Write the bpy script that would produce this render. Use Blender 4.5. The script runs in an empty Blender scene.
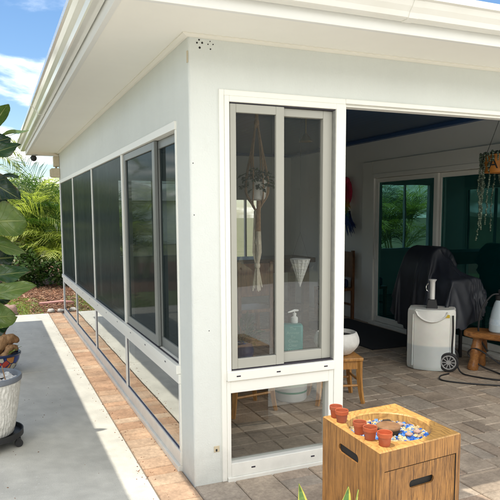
import bpy, math, random
from mathutils import Vector, Matrix, Euler, noise
random.seed(7)
R = math.radians
scene = bpy.context.scene
col = scene.collection
PI = math.pi

# ------------------------------------------------------------------ helpers
class MB:
    def __init__(s): s.v=[]; s.f=[]; s.tone=[]
    def add(s, vs, fs, tone=0.5):
        n=len(s.v); s.v+= [tuple(v) for v in vs]
        for f in fs: s.f.append(tuple(i+n for i in f)); s.tone.append(tone)
        return s
    def box(s,x0,y0,z0,x1,y1,z1,tone=.5):
        if x0>x1:x0,x1=x1,x0
        if y0>y1:y0,y1=y1,y0
        if z0>z1:z0,z1=z1,z0
        vs=[(x0,y0,z0),(x1,y0,z0),(x1,y1,z0),(x0,y1,z0),(x0,y0,z1),(x1,y0,z1),(x1,y1,z1),(x0,y1,z1)]
        return s.add(vs,[(0,3,2,1),(4,5,6,7),(0,1,5,4),(1,2,6,5),(2,3,7,6),(3,0,4,7)],tone)
    def obox(s,c,half,rot,tone=.5):
        m=Euler(rot).to_matrix(); c=Vector(c)
        vs=[c+m@Vector((x*half[0],y*half[1],z*half[2])) for z in(-1,1) for (x,y) in((-1,-1),(1,-1),(1,1),(-1,1))]
        return s.add(vs,[(0,3,2,1),(4,5,6,7),(0,1,5,4),(1,2,6,5),(2,3,7,6),(3,0,4,7)],tone)
    def quad(s,a,b,c,d,tone=.5): return s.add([a,b,c,d],[(0,1,2,3)],tone)
    def prism(s,poly,z0,z1,tone=.5):
        n=len(poly); vs=[(p[0],p[1],z0) for p in poly]+[(p[0],p[1],z1) for p in poly]
        fs=[tuple(range(n-1,-1,-1)),tuple(range(n,2*n))]+[(i,(i+1)%n,n+(i+1)%n,n+i) for i in range(n)]
        return s.add(vs,fs,tone)
    def sweep(s,prof,a,b,fr):
        """extrude a closed 2-D profile between two ends; fr maps (p,q,end)->xyz"""
        n=len(prof); vs=[fr(p,q,a) for p,q in prof]+[fr(p,q,b) for p,q in prof]
        return s.add(vs,[tuple(range(n-1,-1,-1)),tuple(range(n,2*n))]+[(i,(i+1)%n,n+(i+1)%n,n+i) for i in range(n)])
    def tube(s,pts,rad,seg=10,cap=True,tone=.5):
        pts=[Vector(p) for p in pts]; n=len(pts)
        if not hasattr(rad,'__len__'): rad=[rad]*n
        up=None; vs=[]
        for i,p in enumerate(pts):
            t=(pts[min(i+1,n-1)]-pts[max(i-1,0)]).normalized()
            if up is None:
                up=Vector((0,0,1)) if abs(t.z)<.9 else Vector((1,0,0))
            a=t.cross(up)
            if a.length<1e-6: a=t.cross(Vector((0,1,0)))
            a.normalize(); b=a.cross(t).normalized(); up=b
            for k in range(seg):
                w=2*PI*k/seg; vs.append(p+(a*math.cos(w)+b*math.sin(w))*rad[i])
        fs=[(i*seg+k,(i+1)*seg+k,(i+1)*seg+(k+1)%seg,i*seg+(k+1)%seg) for i in range(n-1) for k in range(seg)]
        if cap: fs+=[tuple(range(seg)),tuple(range((n-1)*seg+seg-1,(n-1)*seg-1,-1))]
        return s.add(vs,fs,tone)
    def lathe(s,prof,c=(0,0,0),seg=32,jit=None,tone=.5):
        vs=[];n=len(prof)
        for i,(r,z) in enumerate(prof):
            for k in range(seg):
                w=2*PI*k/seg; rr=r*(jit(w,z) if jit else 1)
                vs.append((c[0]+rr*math.cos(w),c[1]+rr*math.sin(w),c[2]+z))
        fs=[(i*seg+k,i*seg+(k+1)%seg,(i+1)*seg+(k+1)%seg,(i+1)*seg+k) for i in range(n-1) for k in range(seg)]
        if prof[0][0]>1e-6: fs.append(tuple(range(seg-1,-1,-1)))
        if prof[-1][0]>1e-6: fs.append(tuple(range((n-1)*seg,n*seg)))
        return s.add(vs,fs,tone)
    def ball(s,c,r,seg=10,rings=6,sq=(1,1,1),amp=0,tone=.5):
        vs=[];c=Vector(c)
        for i in range(rings+1):
            th=PI*i/rings
            for k in range(seg):
                w=2*PI*k/seg; d=Vector((math.sin(th)*math.cos(w),math.sin(th)*math.sin(w),math.cos(th)))
                q=1+amp*noise.noise(d*1.7+c*9)
                vs.append((c.x+d.x*r*sq[0]*q,c.y+d.y*r*sq[1]*q,c.z+d.z*r*sq[2]*q))
        fs=[(i*seg+k,(i+1)*seg+k,(i+1)*seg+(k+1)%seg,i*seg+(k+1)%seg) for i in range(rings) for k in range(seg)]
        return s.add(vs,fs,tone)

WL={}
def build(name,mb,mat,parent=None,smooth=False,bevel=0,origin=None,angle=40,tone=False):
    o0=WL.get(parent,Vector((0,0,0))) if parent else Vector(origin or (0,0,0))
    me=bpy.data.meshes.new(name)
    me.from_pydata([tuple(Vector(v)-o0) for v in mb.v],[],mb.f); me.validate()
    if tone and len(me.polygons)==len(mb.tone):
        at=me.attributes.new('tone','FLOAT','FACE'); at.data.foreach_set('value',mb.tone)
    if hasattr(mb,'pu') and len(me.vertices)==len(mb.v):
        for ci,nm in enumerate(('across','along')):
            at=me.attributes.new(nm,'FLOAT','POINT'); at.data.foreach_set('value',[mb.pu.get(i,(0,0,.9))[ci] for i in range(len(mb.v))])
    me.materials.append(mat)
    if smooth:
        me.polygons.foreach_set('use_smooth',[True]*len(me.polygons))
        if angle<180: me.set_sharp_from_angle(angle=R(angle))
    o=bpy.data.objects.new(name,me); col.objects.link(o)
    if parent: o.parent=parent
    else: o.location=o0
    WL[o]=o0
    if bevel:
        m=o.modifiers.new('bevel','BEVEL'); m.width=bevel; m.segments=2; m.limit_method='ANGLE'; m.angle_limit=R(50)
    return o
def tag(o,label=None,cat=None,group=None,kind=None):
    if label:o['label']=label
    if cat:o['category']=cat
    if group:o['group']=group
    if kind:o['kind']=kind
    return o
def thing(name,label,cat,loc=(0,0,0),group=None):
    o=bpy.data.objects.new(name,None); o.empty_display_size=.1; col.objects.link(o); o.location=loc; WL[o]=Vector(loc)
    return tag(o,label,cat,group)
def dup(root,loc,rz=0,label=None,scale=None):
    r=root.copy(); col.objects.link(r); r.location=loc; r.rotation_euler=(0,0,rz)
    if scale: r.scale=(scale,)*3
    if label:r['label']=label
    for ch in root.children:
        c=ch.copy(); col.objects.link(c); c.parent=r
        for g in ch.children:
            d=g.copy(); col.objects.link(d); d.parent=c
    return r
def sub(a,b,t): return tuple(a[i]+(b[i]-a[i])*t for i in range(3))
def catmull(P,n=8):
    P=[Vector(p) for p in P]; Q=[P[0]]+P+[P[-1]]; out=[]
    for i in range(1,len(Q)-2):
        for k in range(n):
            t=k/n; a,b,c,d=Q[i-1:i+3]
            out.append(.5*((2*b)+(c-a)*t+(2*a-5*b+4*c-d)*t*t+(3*b-a-3*c+d)*t**3))
    return out+[P[-1]]

# ------------------------------------------------------------------ materials
class NT:
    def __init__(s,name):
        s.m=bpy.data.materials.new(name); s.m.use_nodes=True; s.t=s.m.node_tree; s.t.nodes.clear()
        s.out=s.n('ShaderNodeOutputMaterial')
    def n(s,typ,**k):
        x=s.t.nodes.new(typ)
        for a,b in k.items(): setattr(x,a,b)
        return x
    def l(s,a,b): s.t.links.new(a,b)
    def coord(s,kind='Object'): return s.n('ShaderNodeTexCoord').outputs[kind]
    def mapping(s,vec,scale=(1,1,1),loc=(0,0,0),rot=(0,0,0)):
        m=s.n('ShaderNodeMapping'); m.inputs['Scale'].default_value=scale; m.inputs['Location'].default_value=loc; m.inputs['Rotation'].default_value=rot
        s.l(vec,m.inputs['Vector']); return m.outputs[0]
    def noise(s,vec,scale,detail=4,rough=.55,dist=0):
        x=s.n('ShaderNodeTexNoise'); x.inputs['Scale'].default_value=scale; x.inputs['Detail'].default_value=detail
        x.inputs['Roughness'].default_value=rough; x.inputs['Distortion'].default_value=dist
        if vec: s.l(vec,x.inputs['Vector'])
        return x.outputs['Fac']
    def ramp(s,fac,stops,interp='LINEAR'):
        x=s.n('ShaderNodeValToRGB'); e=x.color_ramp.elements; x.color_ramp.interpolation=interp
        while len(e)<len(stops): e.new(.5)
        for el,(p,c) in zip(e,stops):
            el.position=p; el.color=(c,c,c,1) if not hasattr(c,'__len__') else (*c,1)
        s.l(fac,x.inputs[0]); return x.outputs[0]
    def mix(s,fac,a,b,mode='MIX'):
        x=s.n('ShaderNodeMix',data_type='RGBA',blend_type=mode)
        for v,i in((fac,0),(a,6),(b,7)):
            if hasattr(v,'is_linked') or hasattr(v,'links'): s.l(v,x.inputs[i])
            elif hasattr(v,'__len__'): x.inputs[i].default_value=(*v,1)
            else: x.inputs[i].default_value=v
        return x.outputs[2]
    def math(s,op,a,b=0,clamp=False):
        x=s.n('ShaderNodeMath',operation=op,use_clamp=clamp)
        for v,i in((a,0),(b,1)):
            if hasattr(v,'links'): s.l(v,x.inputs[i])
            else: x.inputs[i].default_value=v
        return x.outputs[0]
    def bump(s,h,strength,dist=.01,normal=None):
        x=s.n('ShaderNodeBump'); x.inputs['Strength'].default_value=strength; x.inputs['Distance'].default_value=dist
        s.l(h,x.inputs['Height'])
        if normal: s.l(normal,x.inputs['Normal'])
        return x.outputs[0]
    def pbr(s,color,rough=.6,bump=None,metal=0,spec=.5,**k):
        p=s.n('ShaderNodeBsdfPrincipled')
        for v,nm in((color,'Base Color'),(rough,'Roughness'),(metal,'Metallic'),(spec,'Specular IOR Level')):
            if hasattr(v,'links'): s.l(v,p.inputs[nm])
            elif hasattr(v,'__len__'): p.inputs[nm].default_value=(*v,1)
            else: p.inputs[nm].default_value=v
        if bump: s.l(bump,p.inputs['Normal'])
        for a,b in k.items(): p.inputs[a].default_value=b
        return p.outputs[0]
    def done(s,sh): s.l(sh,s.out.inputs[0]); return s.m

def simple(name,c1,c2=None,scale=8,rough=.6,bs=0,bscale=60,metal=0,spec=.5,**k):
    t=NT(name); v=t.coord(); c2=c2 or tuple(x*.85 for x in c1)
    f=t.ramp(t.noise(v,scale,5,.6),[(.3,0.),(.7,1.)])
    c=t.mix(f,c1,c2)
    b=t.bump(t.noise(v,bscale,3),bs,.004) if bs else None
    return t.done(t.pbr(c,rough,b,metal,spec,**k))

M={}
def wallpaint(name,c,dirt=.06,bs=.12,rough=.65):
    t=NT(name); v=t.coord()
    big=t.ramp(t.noise(v,1.3,5,.6),[(.25,1-dirt),(.75,1.)])
    streak=t.ramp(t.noise(t.mapping(v,(9,9,1.2)),1.,5,.65),[(.3,1-dirt*.3),(.62,1.)])
    cc=t.mix(1.,t.mix(1.,c,big,'MULTIPLY'),streak,'MULTIPLY')
    h=t.math('ADD',t.noise(v,110,3,.6),t.math('MULTIPLY',t.noise(v,11,4,.6),2.2))
    sz=t.n('ShaderNodeSeparateXYZ'); t.l(v,sz.inputs[0])
    base=t.ramp(t.math('ADD',sz.outputs[2],t.math('MULTIPLY',t.math('SUBTRACT',t.noise(v,9,5,.65),.5),.35)),[(.0,.80),(.22,1.)])
    cc=t.mix(1.,cc,base,'MULTIPLY')
    blot=t.ramp(t.noise(v,4.5,6,.7),[(.62,0.),(.78,dirt*2.2)]); cc=t.mix(blot,cc,(.42,.42,.36))
    return t.done(t.pbr(cc,rough,t.bump(h,bs,.004)))
M['wall']=wallpaint('painted stucco wall',(.735,.765,.735),.07,.5)
M['soffit']=wallpaint('cream soffit paint',(.90,.885,.82),.04,.08)
M['mould']=wallpaint('cream moulding paint',(.88,.85,.76),.05,.05,.5)
M['inwall']=wallpaint('interior grey wall',(.89,.895,.85),.04,.25)
M['fascia']=wallpaint('fascia paint',(.82,.82,.79),.04,.04,.45)
M['gutter']=simple('gutter enamel',(.85,.845,.80),(.80,.79,.73),3,.10,0,spec=.6)
M['alu']=wallpaint('white aluminium frame',(.89,.885,.83),.04,.03,.38)
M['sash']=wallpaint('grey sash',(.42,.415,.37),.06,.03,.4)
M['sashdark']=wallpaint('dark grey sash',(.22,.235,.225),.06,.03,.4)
M['trackgrey']=simple('grey track',(.34,.34,.31),(.26,.26,.25),20,.4)
M['track']=simple('dark track',(.035,.03,.045),None,20,.4)
M['gasket']=simple('blue grey gasket',(.045,.045,.12),None,20,.45)
M['rubber']=simple('black rubber',(.018,.018,.02),None,30,.55)
M['hole']=simple('dark hole',(.03,.028,.026),None,30,.9)
M['beige']=simple('beige plastic',(.62,.55,.40),(.56,.48,.34),20,.5)
M['ceramic']=simple('white ceramic',(.74,.73,.70),(.6,.59,.56),14,.5,.8,45)
M['whiteplastic']=simple('white plastic',(.75,.76,.75),None,6,.35)
t=NT('terracotta'); v=t.coord(); rn=t.n('ShaderNodeObjectInfo').outputs['Random']
c=t.mix(rn,(.30,.085,.042),(.46,.095,.030)); c=t.mix(t.ramp(t.noise(v,22,5,.65),[(.50,0.),(.8,.35)]),c,(.42,.24,.16))
M['terracotta']=t.done(t.pbr(c,.75,t.bump(t.noise(v,90,3),.3,.002)))
M['soil']=simple('potting soil',(.03,.02,.013),(.055,.035,.02),30,.95,1,60)
M['chrome']=simple('chrome',(.92,.92,.90),None,4,.22,metal=1)
M['cord']=simple('black cord',(.015,.015,.017),None,20,.5)
M['brownrope']=simple('tan rope',(.36,.235,.14),(.25,.155,.09),40,.9,.6,90)
M['cream']=simple('cream cotton cord',(.74,.68,.56),(.58,.52,.42),50,.9,.7,90)
M['darkblue']=simple('dark blue glaze',(.01,.02,.07),(.015,.03,.1),8,.2)
M['steelpost']=simple('grey post',(.4,.4,.4),None,6,.5)
M['canvas']=simple('sand canvas',(.55,.5,.4),None,6,.9)
M['awning']=simple('awning sheet',(.6,.6,.58),None,4,.6)

def glass(name,tint,f0,dif=0.,difcol=(.02,.025,.025),rough=0.,power=5.,wave=0.,fmax=1.,gcol=(.95,.97,.96)):
    t=NT(name)
    lw=t.n('ShaderNodeLayerWeight'); lw.inputs[0].default_value=.5
    f=t.math('POWER',lw.outputs['Facing'],power)
    f=t.math('ADD',t.math('MULTIPLY',f,fmax-f0),f0,True)
    tr=t.n('ShaderNodeBsdfTransparent'); tr.inputs[0].default_value=(*tint,1)
    base=tr.outputs[0]
    if dif:
        d=t.n('ShaderNodeBsdfDiffuse'); d.inputs[0].default_value=(*difcol,1)
        m=t.n('ShaderNodeMixShader'); t.l(t.math('MULTIPLY',t.ramp(t.noise(t.coord(),2.6,6,.7),[(.3,.75),(.7,1.3)]),dif),m.inputs[0]); t.l(base,m.inputs[1]); t.l(d.outputs[0],m.inputs[2]); base=m.outputs[0]
    g=t.n('ShaderNodeBsdfGlossy'); g.inputs['Roughness'].default_value=rough; g.inputs[0].default_value=(*gcol,1)
    if wave: t.l(t.bump(t.noise(t.coord(),2.2,1,.4),wave,.02),g.inputs['Normal'])
    m=t.n('ShaderNodeMixShader'); t.l(f,m.inputs[0]); t.l(base,m.inputs[1]); t.l(g.outputs[0],m.inputs[2])
    return t.done(m.outputs[0])
M['pane']=glass('window glass',(.86,.88,.86),.08,.11,(.26,.26,.25),wave=.08)
M['paneF']=glass('low front glass',(.80,.82,.80),.15,.03,(.15,.15,.14),wave=.02)
M['paneL']=glass('lower window glass',(.42,.44,.43),.34,.05,power=2.4,wave=.03)
M['screen']=glass('dark insect screen',(.34,.42,.42),.012,.55,(.046,.066,.067),.14,6.,fmax=.22)
M['screenN']=glass('smoked window glass',(.12,.15,.15),.02,.50,(.035,.050,.052),.05,5.,.04,fmax=.24)
M['doorglass']=glass('green tinted door glass',(.10,.34,.31),.17,.5,(.004,.062,.066),0.,4.,.04,gcol=(.35,.80,.76))
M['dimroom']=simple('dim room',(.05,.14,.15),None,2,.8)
M['skylitpane']=glass('clear glass',(.95,.97,.97),.05)

def concrete(name,c1,c2,stain=.5):
    t=NT(name); v=t.coord()
    f=t.ramp(t.noise(v,1.1,6,.62),[(.28,0.),(.72,1.)])
    f2=t.mix(1.,t.ramp(t.noise(v,9,5,.65),[(.3,.88),(.7,1.05)]),t.ramp(t.noise(v,2.3,7,.7),[(.35,.90),(.6,1.03)]),'MULTIPLY')
    sp=t.ramp(t.noise(v,240,2,.6),[(.32,.75),(.5,1.)])
    c=t.mix(1.,t.mix(1.,t.mix(f,c1,c2),f2,'MULTIPLY'),sp,'MULTIPLY')
    # pale flecks near worn areas
    fl=t.n('ShaderNodeTexVoronoi'); fl.inputs['Scale'].default_value=26; t.l(v,fl.inputs['Vector'])
    mk=t.math('MULTIPLY',t.ramp(fl.outputs['Distance'],[(.10,1.),(.16,0.)]),t.ramp(t.noise(v,.9,2),[(.56,0.),(.66,.55)]))
    c=t.mix(mk,c,(.72,.72,.70))
    h=t.math('ADD',t.noise(v,180,3,.7),t.noise(v,40,3))
    return t.done(t.pbr(c,.85,t.bump(h,.25,.003)))
M['concrete']=concrete('broom finished concrete',(.56,.545,.485),(.66,.64,.57))
M['deck']=concrete('pale deck concrete',(.66,.64,.59),(.73,.70,.64))

def paver(name,stops,rough=.8):
    t=NT(name); v=t.coord()
    a=t.n('ShaderNodeAttribute',attribute_name='tone').outputs['Fac']
    c=t.ramp(a,stops)
    f=t.ramp(t.noise(v,7,6,.68),[(.25,.62),(.75,1.22)])
    f2=t.ramp(t.noise(v,45,4,.7),[(.3,.75),(.65,1.08)])
    f3=t.ramp(t.noise(v,2.0,4,.6),[(.35,.80),(.7,1.10)])
    c=t.mix(1.,t.mix(1.,t.mix(1.,c,f,'MULTIPLY'),f2,'MULTIPLY'),f3,'MULTIPLY')
    h=t.math('ADD',t.math('MULTIPLY',t.noise(v,30,5,.7),1.5),t.noise(v,150,3,.6))
    return t.done(t.pbr(c,rough,t.bump(h,.5,.005)))
M['paver']=paver('patio pavers',[(0.,(.34,.27,.21)),(.3,(.43,.335,.25)),(.55,(.47,.385,.30)),(.75,(.39,.33,.27)),(.9,(.46,.34,.25)),(1.,(.52,.43,.335))])
M['paverS']=paver('sunlit edge pavers',[(0.,(.47,.285,.175)),(.2,(.55,.35,.22)),(.4,(.58,.41,.275)),(.55,(.50,.355,.245)),(.7,(.56,.355,.225)),(.85,(.59,.43,.30)),(1.,(.51,.31,.19))])  # same pavers as the patio, with the orange of direct sun put into the colour
M['sand']=simple('jointing sand',(.27,.22,.17),(.18,.145,.115),30,.95,.6,150)

def woodmat(name,dark,light,scale=(22,22,1.0),rough=.45,contrast=(.38,.62),ring=False,bs=.35):
    t=NT(name); v=t.coord()
    if ring:
        d=t.n('ShaderNodeVectorMath',operation='LENGTH'); p=t.mapping(v,(1,.8,0.),(-.3,.1,0)); 
        nz=t.noise(v,5,3,.55); 
        t.l(p,d.inputs[0]); r=t.math('ADD',t.math('MULTIPLY',d.outputs['Value'],7.),t.math('MULTIPLY',nz,2.2))
        w=t.math('FRACT',t.math('MULTIPLY',r,5.0)); g=t.ramp(w,[(0.,.55),(.25,.9),(.8,1.),(1.,.5)])
        fine=t.noise(t.mapping(v,(60,10,1)),1.5,4)
    else:
        m=t.mapping(v,scale); warp=t.noise(v,2.4,3,.5)
        off=t.n('ShaderNodeVectorMath',operation='ADD'); sc=t.n('ShaderNodeVectorMath',operation='SCALE'); sc.inputs['Scale'].default_value=2.6
        cmb=t.n('ShaderNodeCombineXYZ'); t.l(warp,cmb.inputs[0]); t.l(warp,cmb.inputs[1]); t.l(cmb.outputs[0],sc.inputs[0])
        t.l(m,off.inputs[0]); t.l(sc.outputs[0],off.inputs[1])
        g=t.ramp(t.math('ADD',t.math('MULTIPLY',t.noise(off.outputs[0],1.6,5,.68),.55),t.math('MULTIPLY',t.noise(t.mapping(v,tuple(q*2.6 for q in scale)),1.3,5,.7),.45)),[(contrast[0]+.03,0.),(contrast[1]-.03,1.)])
        g=t.math('MULTIPLY',g,t.ramp(t.noise(v,6,5,.65),[(.3,.55),(.65,1.)]))
        fine=t.noise(t.mapping(v,tuple(x*5 for x in scale)),1.5,3)
    c=t.mix(g,dark,light)
    c=t.mix(1.,c,t.ramp(fine,[(.3,.72),(.6,1.05)]),'MULTIPLY')
    return t.done(t.pbr(c,rough,t.bump(t.math('ADD',g,fine),bs,.003)))
M['boxwood']=woodmat('grained faux wood',(.075,.027,.007),(.50,.235,.060),(70,70,2.0),contrast=(.33,.56),bs=.6)
M['boxtop']=woodmat('swirled faux wood top',(.23,.095,.024),(.62,.345,.105),ring=True)
M['stoolwood']=woodmat('honey wood',(.36,.16,.04),(.55,.28,.08),(18,18,2),.35,bs=.1)
M['benchwood']=woodmat('live edge wood',(.20,.075,.02),(.42,.19,.06),(4,14,9),.35,bs=.15)
M['darkwood']=woodmat('dark brown wood',(.05,.025,.012),(.13,.07,.035),(3,20,20),.4,bs=.1)
M['chairwood']=woodmat('brown chair wood',(.13,.05,.018),(.27,.12,.045),(14,14,2),.4,bs=.1)
M['drift']=woodmat('driftwood',(.22,.11,.045),(.50,.31,.16),(9,9,3),.8,bs=.9)
M['trunk']=woodmat('trunk bark',(.10,.075,.05),(.24,.19,.13),(8,8,3),.9,bs=.8)

def leafmat(name,c1,c2,sc=6,trans=.35,rough=.45,tonevar=False,vein=False):
    t=NT(name); v=t.coord()
    f=t.noise(v,sc,4,.6)
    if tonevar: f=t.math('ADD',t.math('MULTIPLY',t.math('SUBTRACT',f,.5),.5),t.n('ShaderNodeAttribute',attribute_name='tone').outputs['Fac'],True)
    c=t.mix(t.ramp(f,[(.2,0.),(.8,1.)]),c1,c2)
    b=t.bump(t.noise(v,25,3),.25,.01)
    p=t.pbr(c,rough,b)
    tr=t.n('ShaderNodeBsdfTranslucent'); t.l(t.mix(1.,c,(1.5,1.6,.6),'MULTIPLY'),tr.inputs[0])
    m=t.n('ShaderNodeMixShader'); m.inputs[0].default_value=trans; t.l(p,m.inputs[1]); t.l(tr.outputs[0],m.inputs[2])
    return t.done(m.outputs[0])
t=NT('fiddle fig leaf'); v=t.coord()
at=lambda n_: t.n('ShaderNodeAttribute',attribute_name=n_).outputs['Fac']
ac=t.math('ABSOLUTE',at('across')); al=at('along'); tn=at('tone')
base=t.ramp(t.math('ADD',tn,t.math('MULTIPLY',t.math('SUBTRACT',t.noise(v,13,4,.6),.5),.35),True),[(0.,(.012,.035,.022)),(.25,(.03,.075,.03)),(.5,(.10,.17,.045)),(.8,(.30,.36,.10)),(1.,(.42,.44,.14))])
mid=t.ramp(ac,[(.03,1.),(.075,0.)])
sv_=t.math('FRACT',t.math('SUBTRACT',t.math('MULTIPLY',al,8.),t.math('MULTIPLY',ac,1.9)))
side_=t.math('MULTIPLY',t.ramp(sv_,[(.0,1.),(.07,0.),(.93,0.),(1.,1.)]),.55)
vein=t.math('MAXIMUM',mid,side_)
edge=t.math('MULTIPLY',t.ramp(ac,[(.80,0.),(1.,1.)]),t.ramp(t.noise(v,9,4,.7),[(.50,0.),(.64,1.)]))
base=t.mix(t.math('MULTIPLY',edge,.8),base,(.16,.085,.03))
c=t.mix(t.math('MULTIPLY',vein,.40),base,(.42,.46,.20))
hgt=t.math('ADD',t.math('MULTIPLY',vein,-1.),t.math('MULTIPLY',t.noise(v,60,3),.25))
p=t.pbr(c,.27,t.bump(hgt,.6,.008)); tr=t.n('ShaderNodeBsdfTranslucent'); t.l(t.mix(1.,c,(1.5,1.6,.6),'MULTIPLY'),tr.inputs[0])
mm_=t.n('ShaderNodeMixShader'); mm_.inputs[0].default_value=.25; t.l(p,mm_.inputs[1]); t.l(tr.outputs[0],mm_.inputs[2]); M['fig']=t.done(mm_.outputs[0])
M['areca']=leafmat('areca frond',(.035,.085,.02),(.50,.56,.15),3,.42,.42,True)
M['coco']=leafmat('coconut frond',(.10,.14,.04),(.30,.33,.12),3,.4,.45,True)
M['bush']=leafmat('bush leaves',(.035,.085,.018),(.17,.27,.05),2,.35,.5,True)
M['hedge']=leafmat('hedge leaves',(.02,.06,.015),(.10,.19,.04),2,.3,.5,True)
M['darkfol']=leafmat('indoor foliage',(.012,.03,.012),(.05,.09,.035),8,.2,.5,True)
M['pearls']=leafmat('string of pearls',(.05,.08,.05),(.20,.26,.19),8,.1,.35,True)
M['grass']=leafmat('grass blades',(.12,.20,.03),(.42,.48,.10),3,.4,.6,True)
M['lawn']=simple('lawn soil',(.13,.16,.04),(.20,.21,.07),6,.95,.8,40)
M['ground']=simple('yard ground',(.14,.15,.06),(.20,.18,.10),.6,.95,.6,20)
M['mulch']=simple('mulch',(.20,.095,.05),(.10,.05,.03),14,.95,1,40)
def toned(name,stops,rough=.8):
    t=NT(name); a=t.n('ShaderNodeAttribute',attribute_name='tone').outputs['Fac']
    c=t.ramp(a,stops); c=t.mix(1.,c,t.ramp(t.noise(t.coord(),40,3),[(.3,.75),(.7,1.1)]),'MULTIPLY')
    return t.done(t.pbr(c,rough))
M['chips']=toned('mulch chips',[(0.,(.11,.05,.03)),(.4,(.26,.12,.065)),(.75,(.38,.20,.12)),(1.,(.50,.34,.23))],.95)
M['fireglass']=toned('fire glass',[(0.,(.015,.07,.36)),(.3,(.04,.19,.62)),(.5,(.22,.45,.78)),(.56,(.50,.40,.22)),(.8,(.62,.52,.32)),(1.,(.62,.42,.20))],.25)
M['pebble']=toned('white pebbles',[(0.,(.55,.55,.56)),(1.,(.80,.80,.80))],.5)
M['stone']=simple('garden stone',(.55,.53,.5),(.4,.38,.35),9,.85,.6,30)
M['rock']=simple('pinkish rock',(.42,.27,.22),(.30,.2,.17),20,.8,.8,60)
M['edging']=simple('faded red edging',(.50,.24,.20),(.58,.32,.28),8,.85,.4,40)

# ------------------------------------------------------------------ camera (fitted to the photograph)
f_,yaw,pit,rol=608.2,.4009,.1073,-.0053
cd=bpy.data.cameras.new('camera'); cam=bpy.data.objects.new('camera',cd); col.objects.link(cam); scene.camera=cam
fw=Vector((math.sin(yaw)*math.cos(pit),math.cos(yaw)*math.cos(pit),-math.sin(pit)))
r0=Vector((math.cos(yaw),-math.sin(yaw),0)); u0=r0.cross(fw)
r2=math.cos(rol)*r0+math.sin(rol)*u0; u2=-math.sin(rol)*r0+math.cos(rol)*u0
mw=Matrix((r2,u2,-fw)).transposed().to_4x4(); mw.translation=Vector((-1.0078,-3.2041,1.5485)); cam.matrix_world=mw
cd.sensor_width=36; cd.lens=f_/500*36; cd.shift_y=30.5/500; cd.clip_start=.05; cd.clip_end=600

# ------------------------------------------------------------------ light
SUN=Vector((.213,-.018,-1)).normalized()
sl=bpy.data.lights.new('sun','SUN'); sl.energy=4.2; sl.angle=R(.5); sl.color=(1,.94,.82)
so=bpy.data.objects.new('sun',sl); col.objects.link(so); so.rotation_euler=SUN.to_track_quat('-Z','Y').to_euler(); so.location=(-3,0,12)
w=bpy.data.worlds.new('World'); scene.world=w; w.use_nodes=True; nt=w.node_tree; nt.nodes.clear()
def wn(t,**k):
    x=nt.nodes.new(t)
    for a,b in k.items(): setattr(x,a,b)
    return x
sky=wn('ShaderNodeTexSky',sky_type='NISHITA'); sky.sun_disc=False; sky.sun_elevation=R(77.9); sky.sun_rotation=R(270)
sky.air_density=1.0; sky.dust_density=.6; sky.ozone_density=1.2
bg1=wn('ShaderNodeBackground'); bg1.inputs[1].default_value=.15; hs=wn('ShaderNodeHueSaturation'); hs.inputs['Saturation'].default_value=1.2; hs.inputs['Value'].default_value=1.25; nt.links.new(sky.outputs[0],hs.inputs['Color']); nt.links.new(hs.outputs[0],bg1.inputs[0])
tc=wn('ShaderNodeTexCoord'); sep=wn('ShaderNodeSeparateXYZ'); nt.links.new(tc.outputs['Generated'],sep.inputs[0])
def wm(op,a,b=0,clamp=False):
    x=wn('ShaderNodeMath',operation=op,use_clamp=clamp)
    for v,i in((a,0),(b,1)):
        if hasattr(v,'links'): nt.links.new(v,x.inputs[i])
        else: x.inputs[i].default_value=v
    return x.outputs[0]
den=wm('ADD',wm('MAXIMUM',sep.outputs['Z'],0.),.16)
cmb=wn('ShaderNodeCombineXYZ'); nt.links.new(wm('DIVIDE',sep.outputs['X'],den),cmb.inputs[0]); nt.links.new(wm('DIVIDE',sep.outputs['Y'],den),cmb.inputs[1])
mp=wn('ShaderNodeMapping'); mp.inputs['Location'].default_value=(3.81,-2.14,1.78); nt.links.new(cmb.outputs[0],mp.inputs[0])
n1=wn('ShaderNodeTexNoise'); n1.inputs['Scale'].default_value=1.5; n1.inputs['Detail'].default_value=9; n1.inputs['Roughness'].default_value=.56; n1.inputs['Distortion'].default_value=.25
nt.links.new(mp.outputs[0],n1.inputs['Vector'])
hz=wm('MULTIPLY',wm('SUBTRACT',.5,sep.outputs['Z'],True),.05)
rp=wn('ShaderNodeValToRGB'); rp.color_ramp.elements[0].position=.485; rp.color_ramp.elements[1].position=.68; rp.color_ramp.interpolation='EASE'
south=wm('MULTIPLY',wm('MAXIMUM',wm('MULTIPLY',sep.outputs['Y'],-1.),0.),.22)
nt.links.new(wm('ADD',wm('ADD',n1.outputs['Fac'],hz),south),rp.inputs[0])
bg2=wn('ShaderNodeBackground'); bg2.inputs[0].default_value=(1,.985,.93,1); nt.links.new(wm('MULTIPLY',wm('ADD',wm('MULTIPLY',wm('MAXIMUM',wm('MULTIPLY',sep.outputs['Y'],-1.),0.),.45),1.),2.75),bg2.inputs[1])
ms=wn('ShaderNodeMixShader'); nt.links.new(wm('MULTIPLY',rp.outputs[0],.93),ms.inputs[0]); nt.links.new(bg1.outputs[0],ms.inputs[1]); nt.links.new(bg2.outputs[0],ms.inputs[2])
wo=wn('ShaderNodeOutputWorld'); nt.links.new(ms.outputs[0],wo.inputs[0])
scene.view_settings.view_transform='Standard'; scene.view_settings.look='None'; scene.view_settings.exposure=0; scene.view_settings.gamma=1
try:
    scene.cycles.use_denoising=True; scene.cycles.max_bounces=8; scene.cycles.transparent_max_bounces=12
    scene.cycles.diffuse_bounces=5; scene.cycles.glossy_bounces=4; scene.cycles.caustics_reflective=False; scene.cycles.caustics_refractive=False
except Exception: pass

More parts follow.
